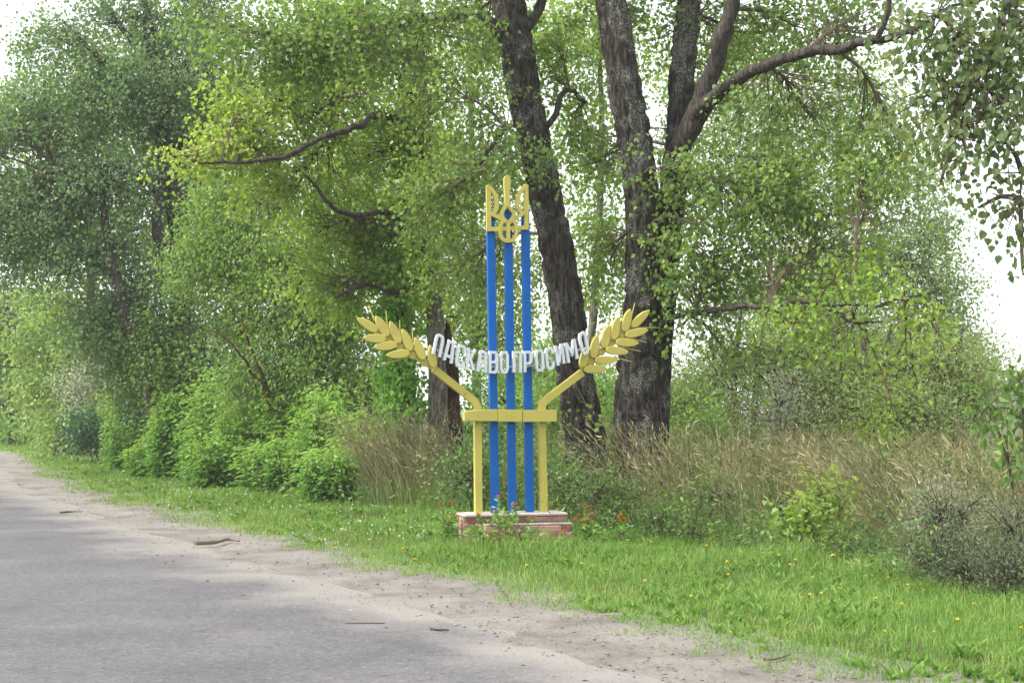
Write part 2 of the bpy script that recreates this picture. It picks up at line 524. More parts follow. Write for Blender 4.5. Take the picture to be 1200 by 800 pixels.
# wind-blown dust lying on the asphalt along its broken edge
e1 = mathn(n, l, 'ADD', at_.outputs["Fac"], mathn(n, l, 'MULTIPLY', mathn(n, l, 'SUBTRACT', a, .5), 1.6))
e1 = mathn(n, l, 'ADD', e1, mathn(n, l, 'MULTIPLY', mathn(n, l, 'SUBTRACT', b, .5), .8))
re = ramp(n, [(.32, (0, 0, 0)), (.98, (.95, .95, .95))])
l.new(e1, re.inputs[0])
mx2 = n.new("ShaderNodeMixRGB"); l.new(re.outputs[0], mx2.inputs[0]); l.new(mx.outputs[0], mx2.inputs[1]); mx2.inputs[2].default_value = (.222, .207, .190, 1)
p = n.new("ShaderNodeBsdfPrincipled"); p.inputs["Roughness"].default_value = .8; p.inputs["Specular IOR Level"].default_value = .3
l.new(mx2.outputs[0], p.inputs["Base Color"])
bp = n.new("ShaderNodeBump"); bp.inputs["Strength"].default_value = .6; bp.inputs["Distance"].default_value = .008
l.new(mathn(n, l, 'ADD', b, v1.outputs["Distance"]), bp.inputs["Height"]); l.new(bp.outputs[0], p.inputs["Normal"])
l.new(p.outputs[0], out.inputs[0])
road = MB().add(rd_v, rd_f).build('road', m, smooth=True)
ea = road.data.attributes.new("edge", 'FLOAT', 'POINT')
ea.data.foreach_set("value", np.clip((rd_D.ravel() + 2.3) / 1.35, 0, 1.4).astype(np.float32))
tag(road, kind='structure')

# ---------------------------------------------------------------- leaves
def leaf_block(mb, P, A, N, S, aspect=.85, tint=None, shape='kite', fold=.10):
    P, A, N = np.asarray(P), unit(A), np.asarray(N)
    N = unit(N - A * (A * N).sum(1, keepdims=True))
    B = np.cross(A, N)
    S = np.asarray(S)[:, None]
    W = S * aspect * .5
    k = len(P)
    if shape == 'kite':
        v = np.stack([P, P + A * S * .42 - B * W + N * S * fold, P + A * S, P + A * S * .42 + B * W + N * S * fold], 1)
        b = np.arange(k)[:, None] * 4
        f = np.concatenate([b + [0, 1, 2], b + [0, 2, 3]], 1).reshape(-1, 3)
        rep = 2
    else:
        v = np.stack([P, P + A * S * .18 - B * W * .9 + N * S * fold, P + A * S * .5 - B * W * .85 + N * S * fold, P + A * S - N * S * .08,
                      P + A * S * .5 + B * W * .85 + N * S * fold, P + A * S * .18 + B * W * .9 + N * S * fold], 1)
        b = np.arange(k)[:, None] * 6
        f = np.concatenate([b + [0, 1, 2, 3], b + [0, 3, 4, 5]], 1).reshape(-1, 4)
        rep = 2
    t = None if tint is None else np.repeat(np.broadcast_to(tint, (k,)), rep)
    mb.add(v, f, t)

def sphere_pts(n, rng):
    v = unit(rng.normal(size=(n, 3)))
    return v

def spray_leaves(mb, blobs, rng, S=.075, aspect=.85, shape='kite', per=26, spread=.14, twl=.55, droop=.45, skel=None, twigs=None, hub_r=.03, up=.35, clump=.55):
    """Fill ellipsoids with leafy sprays. blob = (centre, radii, optical depth seen from the road, tint)."""
    for (c, rad, tau, tint) in blobs:
        c, rad = np.asarray(c, float), np.asarray(rad, float)
        area = math.pi * rad[0] * rad[2]
        nl = tau * area / (.5 * .5 * aspect * S * S)
        nc = max(3, int(nl / per))
        u = sphere_pts(nc, rng) * (rng.random((nc, 1)) ** .42)
        q = c + u * rad
        wob = (noise2(q[:, 0] * 1.1 + 3 * q[:, 1], q[:, 2] * 1.1 + q[:, 1]) - .5)
        keep = rng.random(nc) < np.clip(1 + clump * 2.6 * wob, .05, 1.6)
        q, u, wob = q[keep], u[keep], wob[keep]
        nc = len(q)
        if nc == 0: continue
        out = unit(u * [1, 1, .4] + rng.normal(size=(nc, 3)) * .45 + [0, 0, -droop])
        L = twl * (.6 + .8 * rng.random(nc))
        ct = tint + rng.normal(size=nc) * .13
        m = per
        t = rng.random((nc, m))
        P = (q[:, None] + out[:, None] * (L[:, None] * (t - .3))[..., None] + rng.normal(size=(nc, m, 3)) * spread).reshape(-1, 3)
        A = (out[:, None] * .45 + rng.normal(size=(nc, m, 3)) * .55 + np.array([0, 0, -droop])).reshape(-1, 3)
        N = (rng.normal(size=(nc, m, 3)) * .75 + np.array([0, -.15, up])).reshape(-1, 3)
        sz = S * (.65 + .6 * rng.random(nc * m))
        leaf_block(mb, P, A, N, sz, aspect, (np.repeat(ct, m) + rng.normal(size=nc * m) * .06), shape)
        if twigs is not None:
            if skel is not None and len(skel):
                k = ((skel - c) ** 2).sum(1).argmin()
                a0 = skel[k]
            else:
                a0 = c - [0, 0, rad[2]]
            mid = (a0 + c) / 2 + [0, 0, .12 * np.linalg.norm(c - a0)]
            end = c + (c - a0) / (np.linalg.norm(c - a0) + 1e-6) * rad.mean() * .5
            hp, hr = smooth_path([a0, mid, c, end], [hub_r, hub_r * .75, hub_r * .5, hub_r * .2], .25)
            tube(twigs, hp, hr, 5)
            for j in range(nc):
                kk = int(np.clip(((hp - q[j]) ** 2).sum(1).argmin() - 1 - rng.integers(0, 3), 0, len(hp) - 1))
                b0 = hp[kk]
                b2 = q[j] + out[j] * L[j] * .6
                b1 = (b0 * .45 + q[j] * .55) + rng.normal(size=3) * .07 + [0, 0, .06]
                tube(twigs, np.array([b0, b1 * .4 + q[j] * .6, b2]), [.009, .006, .002], 3)

def blob(px, py, rx, ry, Y, tau, tint=.5, ry_m=None):
    """Foliage mass centred where pixel (px,py) looks at depth Y, rx/ry its half size in photograph pixels."""
    s = Y / F
    return (at(px, py, Y), (rx * s, ry_m if ry_m else (rx + ry) * .5 * s * .8, ry * s), tau, tint)

def trunk_mesh(pts, rad, sides=44, step=.035, ridge=.10, seed=1, flare=0.0, cols=26):
    P, R = smooth_path(pts, rad, step)
    n = len(P)
    length = n * step
    th = np.arange(sides)[None] / sides
    v = np.linspace(0, 1, n)[:, None]
    warp = (grid_noise(th, v + 0 * th, 5, max(2, int(length / .5)), seed + 5) - .5) * .10
    a = grid_noise((th + warp) % 1, v + 0 * th, cols, max(2, int(length / .28)), seed)
    b = grid_noise((th + warp) % 1, v + 0 * th, cols * 2, max(2, int(length / .12)), seed + 1)
    big = grid_noise(th + 0 * v, v + 0 * th, 4, max(2, int(length / .8)), seed + 2)
    d = 1 + 1.5 * ridge * (np.minimum(np.abs(a - .5) * 3.2, .8) - .5) + ridge * .6 * (b - .5) + .12 * (big - .5)
    if flare:
        hgt = np.arange(n)[:, None] * step
        d = d * (1 + flare * np.exp(-hgt / .35) * (.6 + .8 * grid_noise(th + 0 * v, v * 0 + .3 + 0 * th, 6, 2, seed + 9)))
    mb = MB()
    tube(mb, P, R, sides, disp=d)
    return mb, P

def pix_path(pts):
    """[(px, py, Y, width in pixels)] -> points, radii"""
    return [at(x, y, Y) for x, y, Y, w in pts], [w * .5 * Y / F for x, y, Y, w in pts]

def tree(name, label, trunks, limbs, blobs, leaf, bark, rng, group=None, S=.075, aspect=.85, shape='kite', per=26, spread=.105, twl=.6, droop=.5, extra=None,
         ridge=.10, sides=60, hub_r=.03, clump=.8, cat='tree', up=.35, step=.05, dens=1.42):
    base = trunks[0][0]
    b0 = at(base[0], base[1], base[2])
    root = empty(name, (b0[0], b0[1], gz(b0[0], b0[1])), label, cat, group)
    skel = []
    for k, tr in enumerate(trunks):
        p, r = pix_path(tr)
        mbk, P = trunk_mesh(p, r, sides, step, ridge, seed=hash(name) % 1000 + k * 7 if False else 17 + k * 7 + len(name), flare=.35 if k == 0 else 0)
        mbk.build('trunk', M[bark], root, True)
        skel.append(P)
    for lm in limbs:
        p, r = pix_path(lm)
        P, R = smooth_path(p, r, .08)
        k_ = np.arange(len(P))
        env = np.clip(k_ / 6, 0, 1)[:, None]
        for fr, am in ((.10, .16), (.37, .07), (.9, .025)):
            P = P + env * am * (np.c_[noise2(k_ * fr, 0 * k_ + len(P) + 9 * fr), noise2(k_ * fr, 0 * k_ + 90 + len(P)), noise2(k_ * fr, 0 * k_ + 50 + len(P))] - .5)
        mbk = MB()
        sd = 16
        th = np.arange(sd)[None] / sd
        v = np.linspace(0, 1, len(P))[:, None]
        dd = 1 + .34 * (grid_noise(th + 0 * v, v + 0 * th, 8, max(2, len(P) // 2), 31 + len(P)) - .5)
        tube(mbk, P, R, sd, disp=dd)
        mbk.build('limb', M['bark_cool' if bark in ('bark_grey', 'bark') else bark], root, True)
        skel.append(P)
    mbl, mbt = MB(), MB()
    bl = [blob(*b) for b in blobs]
    bl = [(c, r, t * (dens if b[1] > -60 else .55), q) for b, (c, r, t, q) in zip(blobs, bl)]
    spray_leaves(mbl, bl, rng, S, aspect, shape, per, spread, twl, droop, np.vstack(skel), mbt, hub_r, clump=clump, up=up)
    tag(mbl.build('crown', M[leaf], root), kind='stuff')
    tag(mbt.build('branchwork', M['twig'], root), kind='stuff')
    return root

R_ = lambda s: np.random.default_rng(s)

# ---------------------------------------------------------------- the two old poplars behind the sign
tree('poplar_tree', 'tall poplar with dark leaning trunk directly behind the sign, its bough reaching left',
     [[(694, 625, 21.6, 58), (690, 560, 21.6, 50), (683, 500, 21.6, 46), (674, 440, 21.6, 41), (660, 330, 21.6, 38), (646, 260, 21.6, 37), (631, 190, 21.6, 37), (613, 100, 21.6, 36), (599, 20, 21.6, 36), (582, -60, 21.6, 37), (560, -200, 21.8, 30), (545, -360, 22, 18)]],
     [[(592, 45, 21.6, 17), (570, 24, 21.3, 14), (535, 16, 21, 12), (495, 17, 20.7, 11), (450, 27, 20.4, 9), (405, 48, 20.2, 6), (375, 68, 20, 3)],
      [(612, 40, 21.6, 14), (628, 12, 21.8, 12), (640, -30, 22, 10), (660, -120, 22, 7)],
      [(628, 205, 21.3, 7), (603, 150, 20.8, 5), (580, 165, 20.6, 4), (560, 195, 20.4, 3)],
      [(640, 150, 21.8, 8), (665, 100, 22, 6), (690, 115, 22.2, 4)],
      [(575, -90, 21.7, 20), (500, -150, 21, 14), (400, -160, 20, 8)]],
     [(592, 178, 62, 34, 20.5, .9), (548, 115, 70, 48, 20.8, 1.0), (500, 45, 95, 48, 20.6, 1.15, .45), (410, 55, 85, 50, 20.0, 1.2, .42), (330, 45, 80, 55, 19.6, 1.2, .40), (265, 30, 60, 50, 19.6, .9, .42),
      (520, 225, 70, 60, 22.4, 1.1), (545, 310, 52, 50, 23, 1.1), (655, 60, 40, 55, 22.4, .8), (675, 130, 40, 55, 22.6, .7), (560, 20, 60, 50, 22.4, .8), (672, 455, 26, 42, 21.05, .30, .75),
      (440, -90, 190, 90, 20.5, 1.0), (620, -110, 130, 80, 22, 1.0), (520, -240, 180, 100, 22, 1.0)],
     'poplar', 'bark', R_(1), S=.078, ridge=.20)

tree('poplar_tree', 'massive forked poplar with furrowed trunk right of the sign, boughs reaching right',
     [[(746, 625, 21.0, 72), (746, 560, 21.0, 60), (746, 500, 21.0, 52), (748, 440, 21.0, 47), (752, 370, 21.0, 43), (755, 300, 21.0, 41), (753, 240, 20.95, 39), (745, 170, 20.9, 38), (734, 110, 20.9, 38), (722, 40, 20.9, 37), (712, -30, 20.9, 35), (695, -170, 20.9, 30), (690, -330, 21, 18)],
      [(764, 600, 21.15, 36), (765, 500, 21.15, 34), (770, 400, 21.15, 33), (780, 300, 21.15, 32), (788, 230, 21.2, 31), (796, 160, 21.3, 30), (800, 90, 21.4, 29), (806, 20, 21.5, 27), (815, -80, 21.6, 26), (830, -240, 21.6, 16)]],
     [[(792, 190, 21.2, 27), (812, 135, 20.9, 25), (832, 90, 20.7, 22), (850, 45, 20.5, 19), (862, 5, 20.4, 17), (872, -60, 20.2, 14)],
      [(800, 158, 21.1, 20), (825, 125, 20.7, 19), (855, 103, 20.2, 16), (890, 86, 19.8, 14), (940, 68, 19.3, 13), (985, 58, 18.9, 12), (1030, 45, 18.6, 10), (1065, 36, 18.2, 8), (1100, 20, 18.0, 4)],
      [(1028, 46, 18.4, 8), (1036, 20, 18.3, 7), (1040, -20, 18.2, 5)],
      [(782, 372, 21.0, 7), (835, 367, 20.2, 6), (900, 363, 19.6, 5.5), (955, 361, 19.2, 5), (1000, 374, 19, 3.5), (1040, 372, 18.8, 2)],
      [(940, 361, 19.3, 4), (1000, 362, 19.1, 3), (1060, 352, 18.9, 2.5), (1100, 340, 18.8, 1.5)],
      [(716, -40, 20.9, 14), (760, -110, 20.4, 10), (820, -150, 20, 6)]],
     [(855, 35, 90, 62, 21.8, .95), (940, 125, 100, 55, 20.6, 1.0), (1010, 40, 85, 55, 20.3, .85), (895, 225, 105, 75, 20.8, 1.2), (835, 305, 68, 58, 20.5, 1.2), (955, 290, 90, 66, 20.6, 1.15),
      (775, 200, 45, 40, 20.0, .40), (745, 215, 26, 22, 20.1, .5), (812, 262, 36, 30, 20.0, .5), (1045, 150, 60, 50, 20.0, .8, .55), (1010, 215, 60, 50, 19.8, .9, .58), (930, 30, 70, 50, 20.6, .9),
      (815, 350, 46, 40, 20.5, .9), (850, 410, 55, 36, 21, .7, .55), (700, 190, 42, 60, 22.5, .7), (710, 290, 40, 60, 22.6, .7), (725, 20, 50, 50, 22, .7), (800, 380, 30, 40, 20.3, .5),
      (770, -90, 150, 80, 21, 1.0), (960, -70, 150, 80, 20, 1.0), (760, -220, 180, 100, 21, 1.0)],
     'poplar', 'bark', R_(2), S=.078, ridge=.20)

# low light-green bough of the forked poplar has its backlight put into a brighter leaf colour
pop = [o for o in COL.objects if o.name == 'poplar_tree.001'][0]
mbl, mbt = MB(), MB()
spray_leaves(mbl, [blob(925, 378, 70, 40, 19.4, .55), blob(1000, 375, 70, 50, 19.0, .6), blob(1065, 355, 55, 40, 18.8, .6, .6), blob(1062, 415, 50, 36, 18.8, .4, .6), blob(1100, 390, 36, 36, 18.7, .45, .7), blob(985, 320, 50, 35, 19.2, .5),
                   blob(1045, 470, 30, 16, 18.8, .4)], R_(21), .078, .9, 'heart', 22, .10, .45, .5, np.array([at(x, y, Y) for x, y, Y in ((835, 367, 20.2), (900, 363, 19.6), (955, 361, 19.2), (1000, 370, 19), (1060, 352, 18.9))]), mbt, .014)
tag(mbl.build('low_bough_leaves', M['poplar_light'], pop), kind='stuff')
tag(mbt.build('low_bough_twigs', M['bark_brown'], pop), kind='stuff')
# mossy broken stub at the foot of the forked trunk
mbk, _ = trunk_mesh(*pix_path([(722, 600, 20.75, 34), (720, 560, 20.75, 28), (722, 535, 20.8, 24), (728, 508, 20.85, 17), (733, 495, 20.9, 8)]), 26, .03, .22, 77)
mbk.build('mossy_stub', M['moss'], pop, True)

# overhanging poplar, trunk out of frame to the right, twigs hang into the top right corner
tree('overhanging_poplar', 'poplar with large dusky leaves hanging into the top right corner of the view',
     [[(1500, 700, 14.5, 80), (1495, 480, 14.5, 66), (1480, 200, 14.5, 55), (1460, -100, 14.5, 45), (1440, -400, 14.5, 30)]],
     [[(1470, -60, 14.5, 22), (1380, -70, 14, 16), (1280, -50, 13.5, 12), (1215, -15, 13.2, 9), (1180, 25, 13, 7), (1165, 70, 12.9, 5), (1140, 110, 12.9, 4), (1128, 150, 12.9, 2.5)],
      [(1215, -15, 13.2, 6), (1160, -10, 13, 5), (1110, 0, 13, 3.5), (1080, 30, 13, 2)],
      [(1480, 200, 14.5, 16), (1380, 130, 13.8, 10), (1280, 130, 13.2, 6), (1225, 180, 13, 4), (1195, 235, 12.9, 2)]],
     [(1120, 40, 55, 60, 13, 1.15), (1165, 110, 50, 60, 12.9, .95), (1090, 110, 48, 55, 13.1, 1.0, .65), (1130, 170, 32, 50, 12.9, .75, .6), (1105, 205, 18, 25, 12.9, .6, .7), (1185, 175, 28, 40, 12.8, .6),
      (1185, 250, 20, 24, 12.8, .55), (1198, 310, 16, 26, 12.8, .6), (1150, 242, 14, 10, 12.8, .5), (1190, 30, 40, 60, 13, 1.0), (1060, 30, 40, 40, 13.2, .7, .6),
      (1260, 60, 90, 120, 13.4, 1.0), (1350, -60, 130, 100, 14, 1.0), (1180, -70, 100, 50, 13.2, 1.0)],
     'poplar_near', 'bark', R_(3), S=.074, aspect=.88, shape='heart', per=16, spread=.09, twl=.42, droop=.75)

# ---------------------------------------------------------------- maple with the yellow-green crown, left of the sign
tree('maple_tree', 'maple with thin yellow-green crown and grey trunk left of the sign',
     [[(512, 600, 25, 30), (513, 520, 25, 23), (513, 450, 25, 21), (510, 380, 25, 20), (506, 300, 25.2, 17), (500, 200, 25.2, 15), (494, 100, 25.4, 14), (488, 20, 25.5, 14), (480, -80, 25.5, 10)]],
     [[(503, 205, 25.2, 13), (470, 150, 24.8, 11), (430, 142, 24.0, 8), (395, 155, 23.2, 7), (345, 182, 22.8, 6), (310, 191, 22.6, 5), (270, 187, 22.6, 3.5), (232, 184, 22.6, 2)],
      [(395, 155, 24, 6), (360, 120, 24, 5), (330, 95, 23.8, 4), (310, 70, 23.6, 3)],
      [(508, 300, 25.2, 11), (470, 262, 24.3, 9), (440, 252, 23.7, 7), (410, 248, 23.3, 6), (385, 238, 23.0, 5), (365, 218, 22.9, 4), (350, 205, 22.8, 2)],
      [(498, 150, 25.3, 11), (470, 90, 25, 9), (440, 50, 24.8, 6), (420, 10, 24.6, 4)],
      [(506, 320, 25.2, 8), (470, 340, 24.7, 6), (430, 330, 24.3, 5), (390, 345, 24, 3)]],
     [(235, 175, 55, 32, 23, .9, .75), (275, 140, 60, 45, 23.3, 1.0, .7), (330, 120, 80, 60, 23.8, 1.25, .6), (405, 105, 80, 55, 24.4, 1.25, .55), (450, 180, 80, 65, 25.6, 1.25, .5), (350, 215, 95, 45, 24.4, 1.1, .55),
      (440, 265, 75, 55, 25.8, 1.25, .45), (400, 330, 65, 50, 25, 1.2, .5), (470, 360, 60, 45, 26.5, 1.1, .45), (385, 265, 70, 45, 25, 1.0, .5), (300, 175, 60, 36, 23.6, 1.0, .75), (500, 90, 60, 60, 26.5, .9, .4), (505, 240, 42, 60, 24.2, .9, .5), (500, 330, 40, 40, 24.4, .8, .5), (495, 140, 40, 60, 24.6, .8, .5), (400, 20, 90, 50, 25.5, 1.0, .45)],
     'maple_yellow', 'bark_grey', R_(4), S=.080, aspect=.95, dens=1.3)
tree('ivy_covered_trunk', 'ivy-clad old trunk beside the grey maple, left of the sign',
     [[(470, 590, 25.6, 46), (470, 500, 25.6, 38), (468, 400, 25.6, 32), (465, 300, 25.8, 26), (470, 180, 26, 20), (478, 60, 26, 12)]], [],
     [(468, 440, 22, 80, 25.2, 2.2, .55, .5), (465, 375, 26, 40, 25.2, 1.6, .55, .5), (478, 480, 18, 40, 25.1, 1.4, .6, .45), (455, 500, 20, 25, 25.1, 1.2, .45, .4), (468, 310, 22, 50, 25.4, 1.2, .5, .5)],
     'ivy', 'bark_cool', R_(5), S=.085, aspect=.95, shape='heart', per=14, spread=.09, twl=.3, droop=.7)
tree('broken_trunk', 'split brown dead trunk showing rotten wood between the maple and the sign',
     [[(532, 590, 25.3, 26), (531, 520, 25.3, 22), (529, 470, 25.3, 17), (527, 420, 25.3, 13), (525, 392, 25.3, 8), (524, 372, 25.3, 2)]],
     [[(531, 480, 25.2, 6), (538, 450, 25.2, 4), (534, 415, 25.2, 2)]],
     [(536, 372, 14, 14, 25.4, .6, .5, .3)],
     'maple_yellow', 'rotten', R_(6), per=12, cat='dead tree', ridge=.3)

# ---------------------------------------------------------------- left side trees
tree('large_poplar', 'large dark-leaved poplar with forked trunk at the far left roadside',
     [[(205, 540, 34, 34), (205, 480, 34, 26), (208, 420, 34, 25), (212, 350, 34, 25), (212, 290, 34, 24), (204, 230, 34, 25), (196, 190, 34, 22), (188, 120, 34, 17), (176, 50, 34, 13), (168, -60, 34, 9)],
      [(182, 500, 33.4, 15), (172, 440, 33.3, 14), (156, 388, 33.2, 14), (142, 345, 33.1, 13), (130, 300, 33.1, 11), (122, 250, 33.2, 8), (118, 200, 33.3, 5)]],
     [[(212, 330, 33.9, 12), (192, 295, 33.5, 13), (184, 260, 33.4, 12), (188, 225, 33.5, 10), (190, 190, 33.6, 8)],
      [(200, 245, 34, 12), (180, 222, 33.6, 10), (150, 203, 33.2, 8), (110, 196, 33, 5), (60, 200, 32.8, 3)],
      [(190, 140, 34, 10), (150, 100, 33.6, 8), (110, 62, 33.3, 6), (70, 25, 33, 4)],
      [(180, 80, 34, 8), (130, 20, 34.3, 6), (100, -20, 34.5, 4)],
      [(198, 200, 34, 10), (235, 120, 34.4, 8), (250, 60, 34.6, 5)],
      [(145, 340, 34.3, 9), (110, 305, 33.8, 7), (60, 290, 33.5, 4)]],
     [(55, 140, 80, 55, 33.2, 1.5, .45), (140, 110, 90, 55, 33.4, 1.7, .42), (215, 90, 80, 70, 34, 1.5, .4), (40, 240, 75, 55, 33.5, 1.5, .42), (125, 215, 85, 55, 33.4, 1.6, .42), (225, 190, 60, 60, 34.4, 1.3, .4),
      (95, 305, 85, 45, 33.6, 1.6, .45), (180, 320, 60, 55, 33.6, 1.3, .42), (25, 300, 50, 40, 34, 1.0, .45), (75, 50, 60, 45, 33.6, 1.0, .5), (160, 20, 80, 40, 34.4, .9, .45), (240, 10, 60, 40, 34.4, 1.1, .4), (270, 150, 50, 60, 35, 1.2, .4),
      (130, 380, 70, 45, 34, 1.6, .45), (245, 390, 60, 50, 35, 1.7, .3), (190, 430, 70, 50, 35, 1.7, .3), (-60, 200, 80, 120, 34, 1.2, .45), (150, -80, 170, 70, 34.4, 1.1, .45)],
     'poplar_cool', 'bark_cool', R_(7), S=.088, sides=24, step=.07, per=34, spread=.15, twl=.8)

tree('box_elder_tree', 'feathery light-green box elder in front of the large left poplar',
     [[(352, 560, 29, 13), (353, 470, 29, 10), (354, 420, 29, 9), (350, 360, 29, 7), (340, 290, 29, 5), (330, 230, 29, 3)],
      [(392, 560, 29.5, 18), (396, 470, 29.5, 14), (404, 415, 29.5, 12), (420, 360, 29.7, 8), (430, 300, 30, 5)]],
     [[(392, 470, 29, 4), (375, 430, 28.5, 4), (362, 395, 28.3, 3), (340, 380, 28, 2)],
      [(318, 480, 28.5, 4), (300, 440, 28.2, 4), (288, 400, 28, 3), (284, 370, 28, 2)],
      [(330, 480, 28.5, 3), (290, 425, 28, 3), (255, 395, 27.8, 2), (235, 388, 27.8, 1.5)]],
     [(270, 255, 60, 50, 29.5, 1.6), (250, 310, 60, 45, 29.2, 1.7), (310, 300, 65, 55, 29, 1.6), (350, 350, 75, 60, 28.8, 1.6, .55), (290, 390, 50, 40, 29.4, 1.3, .4), (395, 400, 60, 55, 28.8, 1.6, .55), (340, 430, 60, 40, 28.6, 1.5, .5),
      (420, 450, 50, 45, 28.5, 1.5, .5), (300, 450, 50, 35, 29, 1.4, .3), (310, 225, 50, 35, 30, 1.2, .5), (375, 270, 60, 50, 30.5, 1.2, .5)],
     'box_elder', 'bark_brown', R_(8), S=.10, aspect=.5, sides=16, step=.08, per=36, spread=.16, twl=.6, droop=.55)

# background trees further along the road and behind
tree('roadside_tree', 'yellowish-green bushy tree standing behind the white-leaved shrub at far left',
     [[(70, 535, 50, 12), (72, 470, 50, 10), (70, 420, 50, 8), (66, 370, 50, 5)]], [],
     [(65, 400, 50, 40, 50, 1.7, .6), (90, 440, 55, 40, 49, 1.7, .55), (50, 450, 45, 45, 49.5, 1.7, .6), (110, 390, 50, 45, 51, 1.6, .5), (60, 355, 45, 35, 51, 1.3, .65), (90, 490, 60, 30, 48, 1.6, .5), (150, 430, 40, 50, 50, 1.5, .5)],
     'far_leaf', 'bark_cool', R_(9), S=.15, sides=10, step=.15, per=30, spread=.26, twl=.8)
tree('roadside_tree', 'shaded dull-green tree with dark trunk at the left edge of the view',
     [[(17, 530, 64, 12), (17, 480, 64, 11), (14, 430, 64, 10), (10, 370, 64, 8), (5, 330, 64, 5)]], [],
     [(5, 400, 45, 45, 64, 1.8, .25), (25, 375, 40, 40, 65, 1.5, .3), (0, 460, 25, 40, 63.5, 1.5, .25), (35, 450, 25, 45, 66, 1.6, .3), (-40, 400, 60, 70, 65, 1.6, .3), (40, 500, 40, 30, 66, 1.5, .3)],
     'far_leaf', 'bark_cool', R_(10), S=.18, sides=10, step=.2, per=30, spread=.32, twl=.9)
tree('roadside_tree', 'hazy tree filling the distance beyond the bend at left',
     [[(-10, 520, 90, 9), (-10, 400, 90, 7), (-12, 340, 90, 4)]], [],
     [(-20, 400, 70, 70, 90, 1.7, .7), (30, 420, 50, 60, 92, 1.7, .7), (0, 360, 40, 30, 92, 1.2, .7), (70, 440, 50, 60, 92, 1.6, .6)],
     'far_leaf', 'bark_cool', R_(11), S=.24, sides=8, step=.3, per=30, spread=.4, twl=1.1)

tree('yellowing_tree', 'tree tinted yellowish as if sunlit, glimpsed through the large left poplar',
     [[(110, 545, 47, 14), (110, 420, 47, 11), (105, 300, 47, 9), (100, 150, 47, 6), (98, 60, 47, 4)]], [],
     [(60, 150, 90, 80, 47, 1.1, .7), (160, 140, 90, 80, 47, 1.2, .6), (90, 270, 100, 70, 47, 1.3, .65), (190, 270, 80, 70, 48, 1.3, .5), (250, 150, 70, 90, 48, 1.1, .5), (110, 360, 80, 50, 47, 1.3, .6), (20, 250, 60, 60, 47.5, 1.0, .65), (180, 40, 90, 50, 48, .8, .55), (270, 280, 60, 80, 48, 1.3, .45)],
     'poplar_light', 'bark_brown', R_(15), S=.14, sides=10, step=.2, per=30, spread=.24, twl=.8, dens=.9)  # added behind the poplar, yellow sunlight put into its leaf tint
tree('background_poplar', 'slender pale poplar seen between the sign posts and the maple',
     [[(560, 560, 44, 14), (558, 420, 44, 11), (556, 300, 44, 9), (552, 150, 44, 6), (550, 20, 44, 4)]], [],
     [(560, 60, 90, 70, 44, .8), (520, 180, 90, 70, 44, 1.0), (570, 290, 60, 70, 43, 1.1), (590, 200, 50, 60, 45, .7), (480, 300, 90, 70, 44, 1.2), (560, 390, 60, 50, 42, 1.5, .4), (420, 200, 90, 90, 46, 1.0), (620, 330, 30, 60, 44, .8), (400, 60, 100, 70, 46, .9)],
     'poplar_light', 'bark_grey', R_(12), dens=1.6, S=.12, sides=12, step=.15, per=30, spread=.25, twl=.8)  # light leaf colour stands in for backlight from the sky
tree('background_poplar', 'tall thin poplar seen between the two big dark trunks',
     [[(668, 560, 40, 12), (690, 420, 40, 11), (700, 300, 40, 9), (705, 150, 40, 7), (700, 20, 40, 5)]], [],
     [(700, 60, 60, 80, 40, .75), (690, 180, 50, 70, 40, .7), (715, 290, 45, 60, 40, .75), (640, 430, 60, 34, 38, 1.5, .5), (700, 460, 45, 28, 38, 1.4, .6), (640, 470, 50, 40, 34, 1.5, .6), (715, 350, 30, 34, 40, .6), (840, 60, 90, 70, 42, .6), (850, 180, 90, 80, 42, .7), (650, 40, 50, 60, 41, .6)],
     'poplar_light', 'bark_grey', R_(13), dens=1.95, S=.12, sides=12, step=.15, per=30, spread=.25, twl=.8)  # leaves coloured bright as if lit through from behind
tree('aspen_tree', 'tall pale grey-green aspen with light trunk behind the right thicket',
     [[(990, 540, 38, 15), (988, 420, 38, 13), (986, 300, 38, 11), (984, 230, 38, 9), (982, 120, 38, 7), (980, 0, 38, 4)]],
     [[(986, 255, 38, 5), (1010, 240, 37.6, 4), (1040, 225, 37.2, 2)], [(987, 320, 38, 6), (1020, 290, 37.6, 5), (1030, 250, 37.4, 3)], [(985, 280, 38, 5), (955, 240, 38, 3.5), (940, 200, 38, 2)]],
     [(990, 170, 55, 50, 38, .9), (1050, 215, 60, 45, 37.8, 1.1), (1085, 265, 50, 45, 37.6, 1.1), (1040, 300, 70, 45, 37.6, 1.2), (1095, 335, 45, 40, 37.4, 1.3), (1110, 395, 45, 45, 37.2, 1.5), (980, 330, 80, 60, 38.4, 1.2), (1050, 400, 80, 50, 37.6, 1.4), (920, 230, 60, 70, 39, .9), (900, 120, 80, 70, 39, .7), (1010, 100, 60, 50, 39, .7),
      (900, 340, 80, 60, 39, 1.2)],
     'aspen', 'bark_pale', R_(14), S=.11, aspect=.6, sides=14, step=.12, per=32, spread=.24, twl=.8, droop=.3)
